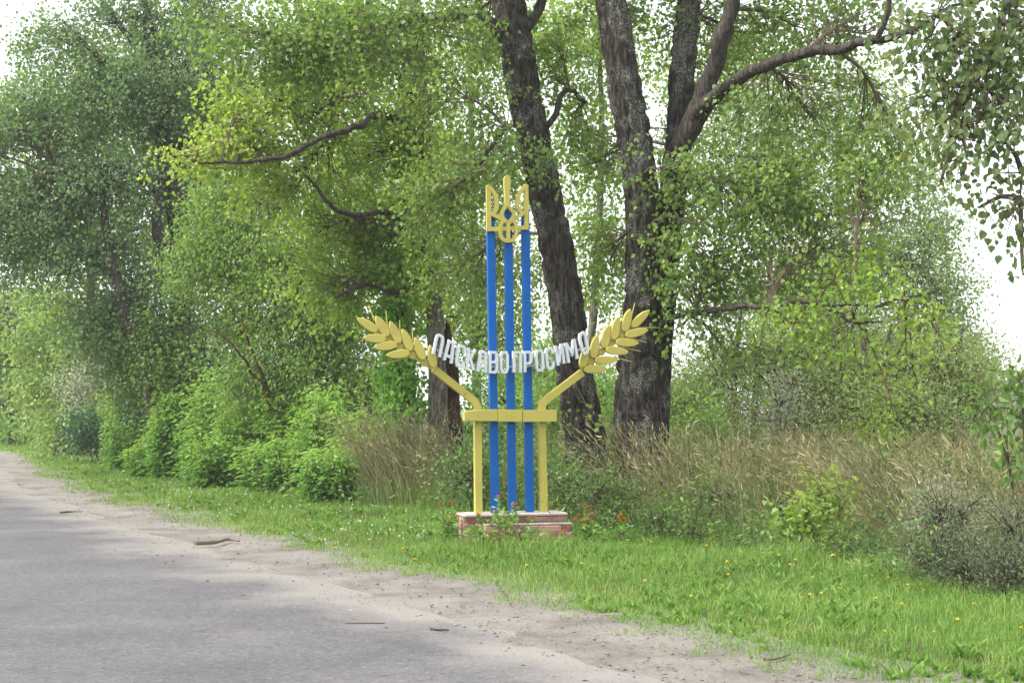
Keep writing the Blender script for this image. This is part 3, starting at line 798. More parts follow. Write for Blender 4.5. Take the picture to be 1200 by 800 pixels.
wl_specs = [(862, 'slim willow with dark stem just right of the forked poplar, behind the tall grass', [(850, 440, 60, 45, 30, 1.3, .5), (820, 470, 45, 40, 29.5, 1.3, .55), (860, 480, 50, 30, 29, 1.2, .4)]),
            (912, 'grey willow with twin dark stems in the middle of the right thicket', [(920, 420, 70, 50, 30.5, 1.4, .45), (940, 470, 60, 35, 29.5, 1.5, .45), (960, 400, 60, 50, 31.5, 1.3, .5)]),
            (1010, 'dense olive willow bush behind the low light-green bough', [(1000, 450, 65, 45, 30, 1.7, .5), (1040, 440, 65, 50, 31, 1.6, .5), (1010, 485, 60, 30, 29, 1.5, .5)]),
            (1095, 'rounded olive willow at the right end of the thicket against the sky', [(1090, 440, 60, 55, 30, 1.6, .55), (1130, 470, 45, 50, 29.5, 1.5, .5), (1075, 485, 60, 32, 28.5, 1.6, .5), (1150, 440, 28, 36, 31, 1.1, .6)])]
for k, (x, lab, bl) in enumerate(wl_specs):
    tree('willow_tree', lab,
         [[(x, 560, 29.8, 11), (x, 500, 29.8, 9), (x - 2, 450, 29.8, 8), (x + 2, 400, 29.9, 6), (x + 8, 350, 30, 3)],
          [(x + 22, 560, 30, 9), (x + 22, 490, 30, 8), (x + 26, 430, 30, 6), (x + 34, 380, 30, 3)]],
         [[(x + 2, 470, 29.8, 4), (x - 18, 430, 29.5, 3), (x - 26, 390, 29.4, 2)]],
         bl, 'willow', 'bark_cool', R_(30 + k), 'willows of the right thicket', S=.10, aspect=.36, sides=12, step=.12, per=40, spread=.20, twl=.6, droop=.15)
# far tree line beyond the field on the right
for k, (x, Yd, lab) in enumerate([(1185, 190, 'distant round tree on the horizon at the right edge'), (1150, 210, 'distant tree peeping out right of the willow thicket'), (1250, 200, 'distant tree just beyond the right edge'), (800, 120, 'distant tree glimpsed under the boughs right of the forked trunk')]):
    tree('distant_tree', lab, [[(x, 496, Yd, 2.4), (x, 460, Yd, 2), (x, 440, Yd, 1)]], [],
         [(x, 452, 30, 16, Yd, 1.9, .6), (x - 18, 462, 26, 16, Yd, 1.9, .5), (x + 18, 464, 28, 18, Yd, 1.9, .55), (x, 480, 40, 14, Yd, 1.9, .5)],
         'far_leaf', 'bark_cool', R_(40 + k), 'trees beyond the field', S=.5, sides=8, step=.5, per=20, spread=.8, twl=1.5)

# ---------------------------------------------------------------- shrubs
def bush(name, label, blobs, leaf, rng, base=None, group=None, S=.07, aspect=.6, shape='kite', per=24, spread=.12, twl=.35, droop=.2, stem='twig', cat='shrub', stems=5, clump=.5, up=.35, stem_r=.012):
    bl = [blob(*b) for b in blobs]
    c0 = np.mean([b[0] for b in bl], 0)
    if base is not None:
        c0 = at(base[0], 500, base[1])
    z0 = gz(c0[0], c0[1])
    foot = np.array((c0[0], c0[1], z0))
    root = empty(name, foot, label, cat, group)
    mbs, mbl, mbt = MB(), MB(), MB()
    sk = []
    for b in bl:
        for k in range(max(1, stems // len(bl))):
            tgt = b[0] + rng.normal(size=3) * np.array(b[1]) * .3
            s0 = foot + np.array((rng.normal() * .10, rng.normal() * .08, -.03))
            p, r = smooth_path([s0, (s0 * .5 + tgt * .5) + [0, 0, .15 * (tgt[2] - z0)], tgt], [stem_r, stem_r * .7, stem_r * .4], .15)
            tube(mbs, p, r, 5)
            sk.append(p[len(p) // 3:])
    spray_leaves(mbl, bl, rng, S, aspect, shape, per, spread, twl, droop, np.vstack(sk), mbt, stem_r * .6, up, clump)
    tag(mbs.build('stems', M[stem], root, True), kind='stuff')
    tag(mbt.build('branchwork', M[stem], root), kind='stuff')
    tag(mbl.build('foliage', M[leaf], root), kind='stuff')
    return root

def shoot_shrub(px, Y, top, wpx, shoots, label, rng, group, leaf='elder_shoot'):
    c = at(px, 500, Y)
    z0 = gz(c[0], c[1])
    H = at(px, top, Y)[2] - z0
    W = wpx * Y / F
    root = empty('box_elder_shrub', (c[0], c[1], z0), label, 'shrub', group)
    mbs, mbl = MB(), MB()
    for k in range(shoots):
        a, rr = rng.random() * 2 * math.pi, math.sqrt(rng.random())
        h = H * (1 if k == 0 else ((.82 + .16 * rng.random()) if k < 7 else (.48 + .44 * rng.random()) * (1 - .15 * rr)))
        top_p = np.array((c[0] + math.cos(a) * rr * W * (0 if k == 0 else 1), c[1] + math.sin(a) * rr * W * .8, z0 + h))
        b0 = np.array((c[0] + (top_p[0] - c[0]) * .55 + rng.normal() * .1, c[1] + (top_p[1] - c[1]) * .55 + rng.normal() * .1, z0 - .03))
        p, r = smooth_path([b0, b0 * .5 + top_p * .5 + rng.normal(size=3) * .05, top_p], [.014, .010, .004], .07)
        tube(mbs, p[::3], r[::3], 4)
        nodes = np.arange(h * .12, h, .095)
        ang = rng.random() * 6.28
        P, A, N, S, T = [], [], [], [], []
        for q in nodes:
            f = q / h
            pos = b0 + (top_p - b0) * f
            ang += 1.57 + rng.normal() * .5
            pos = pos + rng.normal(size=3) * .03
            for side in (0, math.pi):
                aa = ang + side
                hd = np.array((math.cos(aa), math.sin(aa), .0))
                rl = (.34 - .17 * f) * (.7 + .6 * rng.random())
                nl = 5
                for j in range(nl):
                    t = (j + 1) / nl
                    pp = pos + hd * rl * t + np.array((0, 0, .45 * rl * t - .55 * rl * t * t))
                    perp = np.cross(hd, (0, 0, 1)) * (1 if j % 2 else -1)
                    ax = hd * (.5 + t) + perp * (0 if j == nl - 1 else .9) + np.array((0, 0, -.35 - .3 * rng.random())) + rng.normal(size=3) * .15
                    P.append(pp + rng.normal(size=3) * .035); A.append(ax); N.append(np.array((0, 0, 1)) + rng.normal(size=3) * .55)
                    S.append((.145 - .045 * f) * (.75 + .5 * rng.random()))
                    T.append(.22 + .5 * f + (.32 if f > .86 else 0) + rng.normal() * .08)
        leaf_block(mbl, np.array(P), np.array(A), np.array(N), np.array(S), .48, np.array(T))
    tag(mbs.build('stems', M['twig'], root, True), kind='stuff')
    tag(mbl.build('foliage', M[leaf], root), kind='stuff')

G1 = 'young box elders along the verge'
for k, (px, Y, top, w, ns, lab) in enumerate([
        (165, 37, 466, 34, 34, 'low bright-green box elder shrub at the far left end of the thicket'),
        (212, 32.8, 436, 30, 40, 'box elder shrub with one tall leafy shoot, left of the two tallest in the thicket'),
        (250, 31.5, 428, 32, 40, 'tallest young box elder of the thicket with a pale leafy tip'),
        (298, 30, 442, 36, 40, 'bushy box elder shrub just right of the tallest one in the thicket'),
        (345, 28.5, 438, 36, 40, 'box elder shrub with yellow-green tips in the middle of the thicket'),
        (388, 27.2, 442, 34, 40, 'box elder shrub near the right end of the thicket below the feathery tree'),
        (424, 26, 470, 28, 28, 'rightmost box elder shrub beside the grey dry weeds'),
        (185, 33.5, 500, 34, 34, 'low spreading box elder shrub in front of the tall-shoot shrub'),
        (262, 29.5, 500, 36, 34, 'low box elder shrub at the grass edge below the tallest one'),
        (325, 27, 506, 38, 36, 'low box elder shrub at the grass edge in the middle of the thicket'),
        (392, 25, 512, 38, 36, 'low dark box elder shrub at the grass edge near the dry weeds')]):
    shoot_shrub(px, Y, top, w * 1.25, int(ns * 1.7), lab, R_(60 + k), G1)

bush('dark_shrub', 'dark blue-green rounded bush beside the road bend at left', [(112, 500, 30, 22, 42, 2.6), (95, 508, 18, 16, 41.6, 2.2), (130, 510, 20, 14, 41.6, 2.2)], 'dark_bush', R_(80), S=.13, aspect=.55, spread=.2)
bush('white_leaved_shrub', 'shrub with whitish silvery leaves above the dark bush at left', [(105, 440, 34, 22, 44, 1.3), (90, 462, 30, 24, 44, 1.2), (125, 468, 26, 26, 44.3, 1.1, .3)], 'silver', R_(81), base=(105, 44), S=.11, aspect=.4, spread=.2, droop=-.4)
bush('green_shrub', 'mid-green bush left of the box elder thicket under the trees', [(160, 478, 40, 34, 41, 2.0, .4), (185, 470, 34, 34, 39.5, 1.8, .35), (140, 485, 30, 30, 42, 1.8, .5)], 'box_elder', R_(82), S=.12, spread=.2)
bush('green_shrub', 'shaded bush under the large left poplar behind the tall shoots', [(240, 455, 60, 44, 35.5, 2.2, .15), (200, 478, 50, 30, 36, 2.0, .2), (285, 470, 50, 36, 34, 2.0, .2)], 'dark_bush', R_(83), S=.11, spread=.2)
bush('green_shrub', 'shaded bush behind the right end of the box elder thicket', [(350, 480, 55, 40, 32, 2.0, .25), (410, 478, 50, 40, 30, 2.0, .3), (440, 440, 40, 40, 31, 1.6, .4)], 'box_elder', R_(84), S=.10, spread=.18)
bush('roadside_bush', 'light-green low bush at the left edge beyond the road', [(25, 502, 34, 13, 62, 2.0, .6), (-10, 503, 34, 15, 64, 2.0, .5), (60, 506, 24, 12, 58, 2.0, .6)], 'elder_shoot', R_(85), S=.2, spread=.3)
bush('roadside_bush', 'pale weedy bush at the bend left of the dark bush', [(75, 515, 22, 10, 50, 1.5, .5), (60, 520, 22, 8, 52, 1.3, .6)], 'weed', R_(86), S=.14, aspect=.4, spread=.25)
bush('green_shrub', 'leafy bush seen through the gap between the blue posts', [(590, 470, 55, 44, 31, 1.9, .55), (560, 500, 45, 36, 29, 1.7, .5)], 'elder_shoot', R_(87), S=.10, spread=.18)
bush('green_shrub', 'sunlit bush between the sign and the leaning trunk', [(640, 480, 36, 40, 29, 1.7, .55), (632, 430, 30, 40, 33, 1.4, .5)], 'box_elder', R_(88), S=.10, spread=.18)
bush('green_shrub', 'pale bush filling the gap between the two big trunks', [(712, 470, 34, 36, 31, 1.8, .65), (725, 500, 36, 30, 28, 1.7, .5)], 'elder_shoot', R_(89), S=.10, spread=.18)
bush('green_shrub', 'shady bush at the right foot of the forked poplar', [(810, 475, 36, 36, 26, 1.6, .4), (830, 500, 40, 24, 25, 1.5, .45)], 'box_elder', R_(90), S=.09, spread=.16)
bush('ditch_bush', 'dark green weedy bush directly behind the left legs of the sign', [(545, 562, 30, 34, 20.2, 1.7, .3), (575, 545, 36, 36, 21, 1.5, .4)], 'weed', R_(91), S=.07, spread=.13)
bush('ditch_bush', 'dark weedy bush behind the right legs of the sign', [(655, 570, 36, 30, 19.4, 1.6, .3), (625, 555, 30, 36, 20.2, 1.5, .4)], 'weed', R_(92), S=.065, spread=.13)
bush('ditch_bush', 'weedy bush below the leaning trunk right of the sign', [(700, 580, 34, 26, 18.8, 1.3, .35), (720, 570, 30, 24, 19.4, 1.2, .5)], 'weed', R_(93), S=.065, aspect=.4, spread=.13)
bush('grey_weed_bush', 'greyish weed clump left of the sign in front of the grey trunk', [(462, 525, 30, 22, 24, .6, .5), (505, 520, 26, 22, 24, .6, .4), (440, 545, 20, 18, 24, .6, .4)], 'mugwort', R_(94), S=.055, aspect=.3, spread=.12, droop=-.5, per=30)
bush('maple_sapling', 'small yellow-green maple sapling in the tall grass right of the sign', [(960, 578, 30, 26, 16.4, 1.5, .7), (935, 602, 26, 20, 16.2, 1.5, .65), (983, 600, 18, 22, 16.4, 1.1, .5), (950, 622, 26, 16, 16.2, 1.1, .4)], 'poplar_light', R_(95), base=(962, 16.6), S=.085, aspect=1.0, shape='heart', per=12, spread=.09, twl=.22, cat='sapling')
bush('mugwort_bush', 'grey-green mugwort bush at the right edge, its pale seed tips above the verge', [(1112, 608, 48, 38, 12.9, 1.4, .75), (1098, 658, 44, 36, 12.7, 1.8, .4), (1140, 672, 46, 40, 12.3, 1.8, .35)], 'mugwort', R_(96), S=.045, aspect=.35, per=34, spread=.085, twl=.24, droop=-.5, stems=14, clump=.8)
bush('mugwort_bush', 'darker weedy mugwort leaving the view at the right edge', [(1185, 622, 34, 44, 12.1, 1.5, .45), (1180, 682, 38, 36, 11.8, 1.8, .3), (1215, 670, 34, 55, 11.7, 1.6, .35)], 'mugwort', R_(97), S=.045, aspect=.35, per=34, spread=.085, twl=.26, droop=-.5, stems=14, clump=.8)
bush('edge_sapling', 'sapling with large dark-green leaves at the right edge of the view', [(1165, 478, 22, 26, 13.6, 1.1, .25), (1190, 455, 20, 26, 13.6, 1.1, .3), (1182, 540, 22, 26, 13.6, 1.1, .3), (1205, 500, 16, 40, 13.6, 1.0, .25)], 'box_elder', R_(98), base=(1200, 13.6), S=.10, aspect=.6, shape='heart', per=10, spread=.08, twl=.25, droop=.5, cat='sapling', stem_r=.016)
bush('silver_sapling', 'thin silvery sapling standing above the tall grass in front of the willows', [(912, 478, 15, 26, 24, .9), (925, 450, 11, 20, 24, .7), (900, 495, 14, 18, 24, .7), (936, 468, 9, 16, 24, .5)], 'silver', R_(99), base=(914, 24), S=.085, aspect=.4, per=10, spread=.08, twl=.25, droop=-.3, cat='sapling')
bush('yellow_weed_bush', 'yellow-green weed bush rising out of the dry grass near the willows', [(1022, 505, 26, 20, 22.5, .9, .7), (990, 520, 24, 18, 21.5, .8, .6), (1040, 525, 30, 20, 21, .8, .6)], 'poplar_light', R_(100), S=.06, aspect=.45, spread=.12, droop=-.3)
bush('yellow_weed_bush', 'yellow-green weed bush at the foot of the willows behind the forked poplar', [(840, 510, 24, 18, 24, .9, .5), (880, 515, 24, 16, 23, .8, .5)], 'weed', R_(101), S=.06, aspect=.45, spread=.12, droop=-.3)
bush('grey_weed_bush', 'dull weed clump in the dry grass between the sapling and the mugwort', [(1040, 590, 40, 26, 17, .9, .4), (1000, 560, 30, 26, 18.5, .8, .4)], 'mugwort', R_(102), S=.05, aspect=.35, per=26, spread=.12, droop=-.5)
bush('green_shrub', 'dark low bush in the grass left of the maple sapling', [(845, 585, 34, 26, 18.3, 1.2, .25), (910, 595, 30, 22, 17.5, 1.2, .25)], 'weed', R_(103), S=.06, spread=.12)

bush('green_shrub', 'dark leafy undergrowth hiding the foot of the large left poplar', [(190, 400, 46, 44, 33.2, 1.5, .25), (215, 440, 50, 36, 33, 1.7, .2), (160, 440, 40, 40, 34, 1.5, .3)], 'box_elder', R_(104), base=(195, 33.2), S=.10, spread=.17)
for k, (x, y, rx, ry, Y, lab) in enumerate([(770, 600, 26, 22, 17.9, 'dark weed clump at the ditch edge just right of the white daisy'), (812, 610, 24, 18, 17.4, 'small dark weed clump left of the dark low bush'), (880, 628, 30, 18, 16.4, 'dark weed clump at the ditch edge below the maple sapling, left side'),
                                            (1000, 640, 34, 20, 15.2, 'dark weed clump at the ditch edge right of the maple sapling'), (1055, 665, 26, 18, 13.8, 'low weed clump between the dry grass and the mugwort'), (1030, 555, 36, 22, 19, 'green weed mound among the dry grass, middle right'),
                                            (890, 540, 36, 20, 21, 'green weed mound among the dry grass below the silvery sapling'), (1120, 560, 36, 24, 17, 'green weed mound behind the mugwort'), (800, 545, 30, 20, 21, 'green weed mound right of the forked trunk')]):
    bush('weed_clump', lab, [(x, y + (14 if k < 5 else 0), rx, ry, Y - (.5 if k < 5 else 0), 1.5, .25 if k < 5 else .55), (x + rx * .7, y + 4, rx * .6, ry * .8, Y + .2, 1.2, .35 if k < 5 else .6)], 'weed', R_(110 + k), group='weed clumps in the ditch', S=.055, aspect=.42, spread=.11, droop=-.1, per=26, clump=.8)  # ditch-edge clumps tinted darker to stand for shade below the stalks

# ---------------------------------------------------------------- grass and weeds
def blades(mb, P, h, w, lean, tint, rng, curl=.35):
    k = len(P)
    a = rng.random(k) * 2 * math.pi
    side = np.c_[np.cos(a), np.sin(a), np.zeros(k)] * (w * .5)[:, None]
    ld = lean
    mid = P + np.c_[ld[:, 0] * h * .35, ld[:, 1] * h * .35, h * .58]
    tip = P + np.c_[ld[:, 0] * h, ld[:, 1] * h, h * (1 - curl * np.hypot(ld[:, 0], ld[:, 1]))]
    v = np.stack([P - side, P + side, mid + side * .75, mid - side * .75, tip], 1)
    b = np.arange(k)[:, None] * 5
    mb.v.append(v.reshape(-1, 3).astype(np.float32))
    q = (b + [0, 1, 2, 3]) + mb.n
    t3 = (b + [3, 2, 4]) + mb.n
    mb.f.append(q); mb.f.append(t3)
    mb.t.append(tint.astype(np.float32)); mb.t.append(tint.astype(np.float32))
    mb.n += 5 * k

def verge_points(n, rng, d0, d1, s0, s1, near):
    """random points on the verge, denser close to the road's near end (s) by 1/dist**1.5"""
    s = s0 + (s1 - s0) * rng.random(n * 6)
    i = np.searchsorted(ES, s).clip(0, len(ES) - 1)
    dist = np.hypot(EXY[i, 0], EXY[i, 1])
    pr = np.clip(near / np.maximum(dist, 1), 0, 1) ** 1.6
    keep = rng.random(len(s)) < pr
    s, i = s[keep][:n], i[keep][:n]
    d = d0 + (d1 - d0) * rng.random(len(s))
    xy = EXY[i] + ENOR[i] * d[:, None] + ETAN[i] * (s - ES[i])[:, None]
    return xy, d, s

S8 = float(ES[np.abs(EXY[:, 1] - 6.0).argmin()])
S62 = float(ES[np.abs(EXY[:, 1] - 66.0).argmin()])
rng = R_(200)
xy, d, s = verge_points(215000, rng, -.35, 5.2, S8, S62, 9.5)
d_rel = d - bound(s) + 4.2
edge_n = noise2(xy[:, 0] * 1.2, xy[:, 1] * 1.2) * .7 + noise2(xy[:, 0] * 5, xy[:, 1] * 5) * .5
patch = noise2(xy[:, 0] * .8 + 31, xy[:, 1] * .8)
keep = (d > edge_n - .62) & (rng.random(len(d)) < np.clip(.30 + (d + .3) * .9, 0, 1))
keep &= d_rel < 4.5
xy, d, s, patch, d_rel = xy[keep], d[keep], s[keep], patch[keep], d_rel[keep]
dist = np.hypot(xy[:, 0], xy[:, 1])
z = np.maximum(terrain(xy[:, 0], xy[:, 1], d), np.where(d < .95, -.02, -9))
h = (.045 + .075 * rng.random(len(d))) * (.6 + .8 * patch) * np.interp(np.where(d > 2, d_rel, d), [-.3, .5, 1.5, 3.4, 4.2, 4.9], [.55, .8, 1.1, 1.4, 2.2, 3.0]) * np.interp(dist, [8, 30, 60], [1, 1.2, 1.6])
w = (.0045 + .004 * rng.random(len(d))) * np.interp(dist, [8, 14, 30, 60], [.9, 1.1, 2.0, 4.0])
lean = rng.normal(size=(len(d), 2)) * .42
fine = noise2(xy[:, 0] * 2.7, xy[:, 1] * 2.7 + 40)
h = h * (1 + 1.1 * np.exp(-((xy[:, 0] - .1) / 1.1) ** 2 - ((xy[:, 1] - 16.0) / .55) ** 2))
tint = .30 + .30 * fine + .2 * (patch - .5) + rng.normal(size=len(d)) * .12 + (rng.random(len(d)) < .07) * .35
mb = MB()
blades(mb, np.c_[xy, z - .01], h, w, lean, tint, rng)
tag(mb.build('verge_grass', M['grass']), 'short green grass covering the verge along the road', 'grass', kind='stuff')

# broad-leaved herbs lying in the verge grass
mb = MB()
xy, d, s = verge_points(2100, rng, .35, 4.3, S8, S62, 13)
keep = noise2(xy[:, 0] * .9 + 5, xy[:, 1] * .9) > .30
xy, d = xy[keep], d[keep]
z = terrain(xy[:, 0], xy[:, 1], d)
dist = np.hypot(xy[:, 0], xy[:, 1])
for k in range(8):
    a = rng.random(len(d)) * 6.28
    A = np.c_[np.cos(a), np.sin(a), .5 + 1.3 * rng.random(len(d))]
    leaf_block(mb, np.c_[xy, z + .02] + rng.normal(size=(len(d), 3)) * [.02, .02, .005], A, np.tile([0, 0, 1.], (len(d), 1)) + rng.normal(size=(len(d), 3)) * .2,
               (.05 + .07 * rng.random(len(d))) * np.interp(dist, [8, 30, 60], [.95, 1.15, 1.6]), .36, .16 + .36 * rng.random(len(d)), 'heart')
tag(mb.build('verge_herbs', M['grass']), 'broad-leaved dandelion and plantain herbs among the verge grass', 'herbs', kind='stuff')

# white clover heads
mb = MB()
xy, d, s = verge_points(1500, rng, .4, 4.3, S8, S62, 12)
keep = noise2(xy[:, 0] * .5 + 15, xy[:, 1] * .5 + 3) > np.where(xy[:, 0] > 1, 2, .58)
xy, d = xy[keep], d[keep]
z = terrain(xy[:, 0], xy[:, 1], d) + .07 + .05 * rng.random(len(d))
for k in range(7):
    A = rng.normal(size=(len(d), 3)) + [0, 0, .6]
    leaf_block(mb, np.c_[xy, z], A, rng.normal(size=(len(d), 3)), np.full(len(d), .012) * np.interp(np.hypot(xy[:, 0], xy[:, 1]), [10, 40], [1, 1.8]), .8, .5)
tag(mb.build('clover_heads', M['petal_white']), 'tiny white clover heads dotted over the verge grass', 'clover', kind='stuff')

# tall dry grass, leaning left, in clumps over the ditch and under the trees
def px_of(x, y):
    return 600 + F * x / y
rng = R_(210)
n = 11700
c = np.c_[-7 + 26 * rng.random(n), 8.5 + 20 * rng.random(n)]
dc, sc_ = edge_coords(c)
dc = dc - bound(sc_) + 4.2
pxc = px_of(c[:, 0], c[:, 1])
want = np.where((pxc > 428) & (pxc < 545), 3.0, np.where(pxc > 735, 1.0, np.where(pxc > 545, .25, .0)))
want = want * np.clip((dc - 3.55) / .4, 0, 1) * (dc < 15) * np.clip(15.0 / c[:, 1], .4, 1)
want = want * np.where(pxc > 600, noise2(c[:, 0] * .55, c[:, 1] * .55 + 20) > .30, c[:, 1] < 25)
want = want * np.where(((pxc > 1040) & (c[:, 1] < 14.6)) | ((pxc > 898) & (pxc < 1045) & (c[:, 1] < 16.9)), 0, 1)
keep = rng.random(n) < want * .25
c, dc, pxc = c[keep], dc[keep], pxc[keep]
mb = MB()
mbg = MB()
for k in range(len(c)):
    m = 26
    near = c[k, 1] < 14.5
    base = c[k] + rng.normal(size=(m, 2)) * .17
    zz = terrain(base[:, 0], base[:, 1])
    H = (.78 + .72 * rng.random(m)) * (.72 + .5 * noise2(c[k, 0] * .7, c[k, 1] * .7)) * (.8 if near else 1)
    ld = np.array((-.30 + .25 * rng.normal(), -.05 + .2 * rng.normal())) + rng.normal(size=(m, 2)) * .15
    a = rng.random(m) * 6.28
    side = np.c_[np.cos(a), np.sin(a), np.zeros(m)]
    wd = .0022 * max(1, c[k, 1] / 15)
    P0 = np.c_[base, zz - .02]
    pts = []
    for t in (0, .4, .75, 1.0):
        pts.append(P0 + np.c_[ld[:, 0] * H * t ** 1.7, ld[:, 1] * H * t ** 1.7, H * (t - .12 * t * t * np.hypot(ld[:, 0], ld[:, 1]))])
    v = np.stack([pts[0] - side * wd, pts[0] + side * wd, pts[1] + side * wd, pts[1] - side * wd, pts[2] + side * wd * .8, pts[2] - side * wd * .8, pts[3] + side * wd * .5, pts[3] - side * wd * .5], 1)
    b = np.arange(m)[:, None] * 8
    f = np.concatenate([b + [0, 1, 2, 3], b + [3, 2, 4, 5], b + [5, 4, 6, 7]], 1).reshape(-1, 4)
    tt = np.clip(.42 + .4 * (noise2(c[k, 0] * .8 + 3, c[k, 1] * .8) - .5) + rng.normal(size=m) * .16, .02, 1)
    mb.add(v, f, np.repeat(tt, 3))
    hd = unit(pts[3] - pts[2])
    L = .10 + .10 * rng.random(m)
    for q in range(3):                                   # open panicle
        leaf_block(mb, pts[3] - hd * (L * .45 * q)[:, None], hd + rng.normal(size=(m, 3)) * .35, rng.normal(size=(m, 3)), L * .7, .10, tt + .12)
    g = 44
    gb = c[k] + rng.normal(size=(g, 2)) * .20
    blades(mbg, np.c_[gb, terrain(gb[:, 0], gb[:, 1]) - .02], .30 + .45 * rng.random(g), np.full(g, .007) * max(1, c[k, 1] / 16), ld[:1] + rng.normal(size=(g, 2)) * .35,
           np.clip(.30 + .25 * rng.random(g) + (.45 if rng.random() < .3 else 0), 0, 1), rng)
tag(mb.build('tall_dry_grass', M['dry_grass']), 'tall straw-coloured dry grass leaning left over the ditch', 'dry grass', kind='stuff')
tag(mbg.build('tall_green_grass', M['weed']), 'long green grass blades between the dry stalks of the ditch', 'grass', kind='stuff')

# leafy weeds standing among the dry grass and under the trees
rng = R_(220)
n = 16000
c = np.c_[-30 + 48 * rng.random(n), 9 + 38 * rng.random(n)]
dc, sc_ = edge_coords(c)
dc = dc - bound(sc_) + 4.2
keep = (dc > 3.5) & (dc < 18) & (rng.random(n) < .8 * np.clip(16 / c[:, 1], .3, 1)) & (np.abs(px_of(c[:, 0], c[:, 1]) - 620) < 720)
c, dc = c[keep], dc[keep]
zz = terrain(c[:, 0], c[:, 1], dc)
mb = MB()
pxw = px_of(c[:, 0], c[:, 1])
Hw = (.25 + .75 * rng.random(len(c)) ** 1.6) * np.where(pxw > 720, 1.05, 1.15)
tw = np.clip(.32 + .35 * noise2(c[:, 0] * .6, c[:, 1] * .6), 0, 1) + rng.normal(size=len(c)) * .12
for q in range(22):
    t = rng.random(len(c))
    a = rng.random(len(c)) * 6.28
    A = np.c_[np.cos(a), np.sin(a), .25 + .5 * rng.random(len(c))]
    P = np.c_[c, zz] + np.c_[rng.normal(size=(len(c), 2)) * .06, Hw * t]
    leaf_block(mb, P, A, np.tile([0, 0, 1.], (len(c), 1)) + rng.normal(size=(len(c), 3)) * .35, (.05 + .05 * rng.random(len(c))) * np.interp(c[:, 1], [12, 40], [.9, 1.9]), .42, tw + .15 * t)
tag(mb.build('weed_undergrowth', M['weed']), 'mixed leafy weeds growing along the ditch and under the trees', 'weeds', kind='stuff')

# ---------------------------------------------------------------- gravel, litter and sticks on the shoulder
rng = R_(230)
ICO = unit(np.array([(1, 0, 0), (-1, 0, 0), (0, 1, 0), (0, -1, 0), (0, 0, 1), (0, 0, -1)], float))
OCT = np.array([(0, 2, 4), (2, 1, 4), (1, 3, 4), (3, 0, 4), (2, 0, 5), (1, 2, 5), (3, 1, 5), (0, 3, 5)])
mb = MB()
xy, d, s = verge_points(5200, rng, -2.6, .25, S8, S62, 11)
keep = rng.random(len(d)) < np.clip(.25 + .8 * noise2(xy[:, 0] * 1.5, xy[:, 1] * 1.5), 0, 1)
xy, d = xy[keep], d[keep]
sz = .004 + .012 * rng.random(len(d)) ** 3
v = np.c_[xy, np.full(len(d), -.006)][:, None] + ICO[None] * sz[:, None, None] * (1 + rng.normal(size=(len(d), 6, 1)) * .25) * np.array([1.2, 1.0, .7])
f = (np.arange(len(d))[:, None, None] * 6 + OCT[None]).reshape(-1, 3)
mb.add(v, f)
tag(mb.build('gravel', M['stone']), 'scattered small gravel on the sandy shoulder', 'gravel', kind='stuff')
mb = MB()
xy, d, s = verge_points(2600, rng, -2.0, .3, S8, S62, 11)
keep = rng.random(len(d)) < np.interp(d, [-2, -.5, 0, .3], [.12, .3, 1, 1])
xy, d = xy[keep], d[keep]
a = rng.random(len(d)) * 6.28
leaf_block(mb, np.c_[xy, np.full(len(d), .002)], np.c_[np.cos(a), np.sin(a), .15 * rng.random(len(d))], np.tile([0, 0, 1.], (len(d), 1)) + rng.normal(size=(len(d), 3)) * .3, .02 + .035 * rng.random(len(d)), .5, rng.random(len(d)) * .8)
tag(mb.build('leaf_litter', M['litter']), 'dry brown leaf bits strewn along the grass edge of the shoulder', 'leaf litter', kind='stuff')

def ground_pt(px, py, z=0.0):
    Yg = (EYE - z) * F / max(py - 480, 1)
    for _ in range(6):
        q = at(px, py, Yg)
        Yg *= (EYE - z) / (EYE - q[2])
    return at(px, py, Yg)

def stick(label, pix, r, name='fallen_stick'):
    pts = [ground_pt(x, y, .0) + [0, 0, r * .9] for x, y in pix]
    p, rr = smooth_path(pts, [r * (1 - .5 * k / (len(pts) - 1)) for k in range(len(pts))], .03)
    th = np.arange(8)[None] / 8
    v = np.linspace(0, 1, len(p))[:, None]
    mb = MB()
    tube(mb, p, rr, 8, cap=True, disp=1 + .5 * (grid_noise(th + 0 * v, v + 0 * th, 4, 8, int(r * 1e4)) - .5))
    tag(mb.build(name, M['wood'], None, True), label, 'stick')
stick('thick dark broken branch lying on the sandy shoulder', [(229, 639), (240, 638), (255, 637), (268, 634), (280, 636)], .028, 'fallen_branch')
stick('thin straight brown stick lying at the asphalt edge', [(405, 731), (428, 731), (451, 731)], .012)
stick('short dark twig on the shoulder right of the thin straight stick', [(505, 738), (515, 739), (526, 739)], .010)
stick('small dark twig lying on the asphalt at lower left', [(257, 747), (270, 748), (279, 749)], .008)
stick('short twig near the tyre-worn sand by the far shoulder', [(70, 601), (84, 600), (97, 600)], .016)
stick('dark twig at the bottom right beside the grass', [(895, 774), (910, 773), (925, 768)], .010)

# ---------------------------------------------------------------- brick plinth
import bmesh
YAW = math.radians(15)
SX, SY = 0.0, 17.0

def bevel_box(name, sx, sy, sz, bev):
    bm = bmesh.new()
    bmesh.ops.create_cube(bm, size=1)
    for v in bm.verts:
        v.co = Vector((v.co.x * sx, v.co.y * sy, v.co.z * sz))
    if bev:
        bmesh.ops.bevel(bm, geom=bm.edges[:], offset=bev, segments=1, affect='EDGES')
    me = bpy.data.meshes.new(name)
    bm.to_mesh(me); bm.free()
    return me

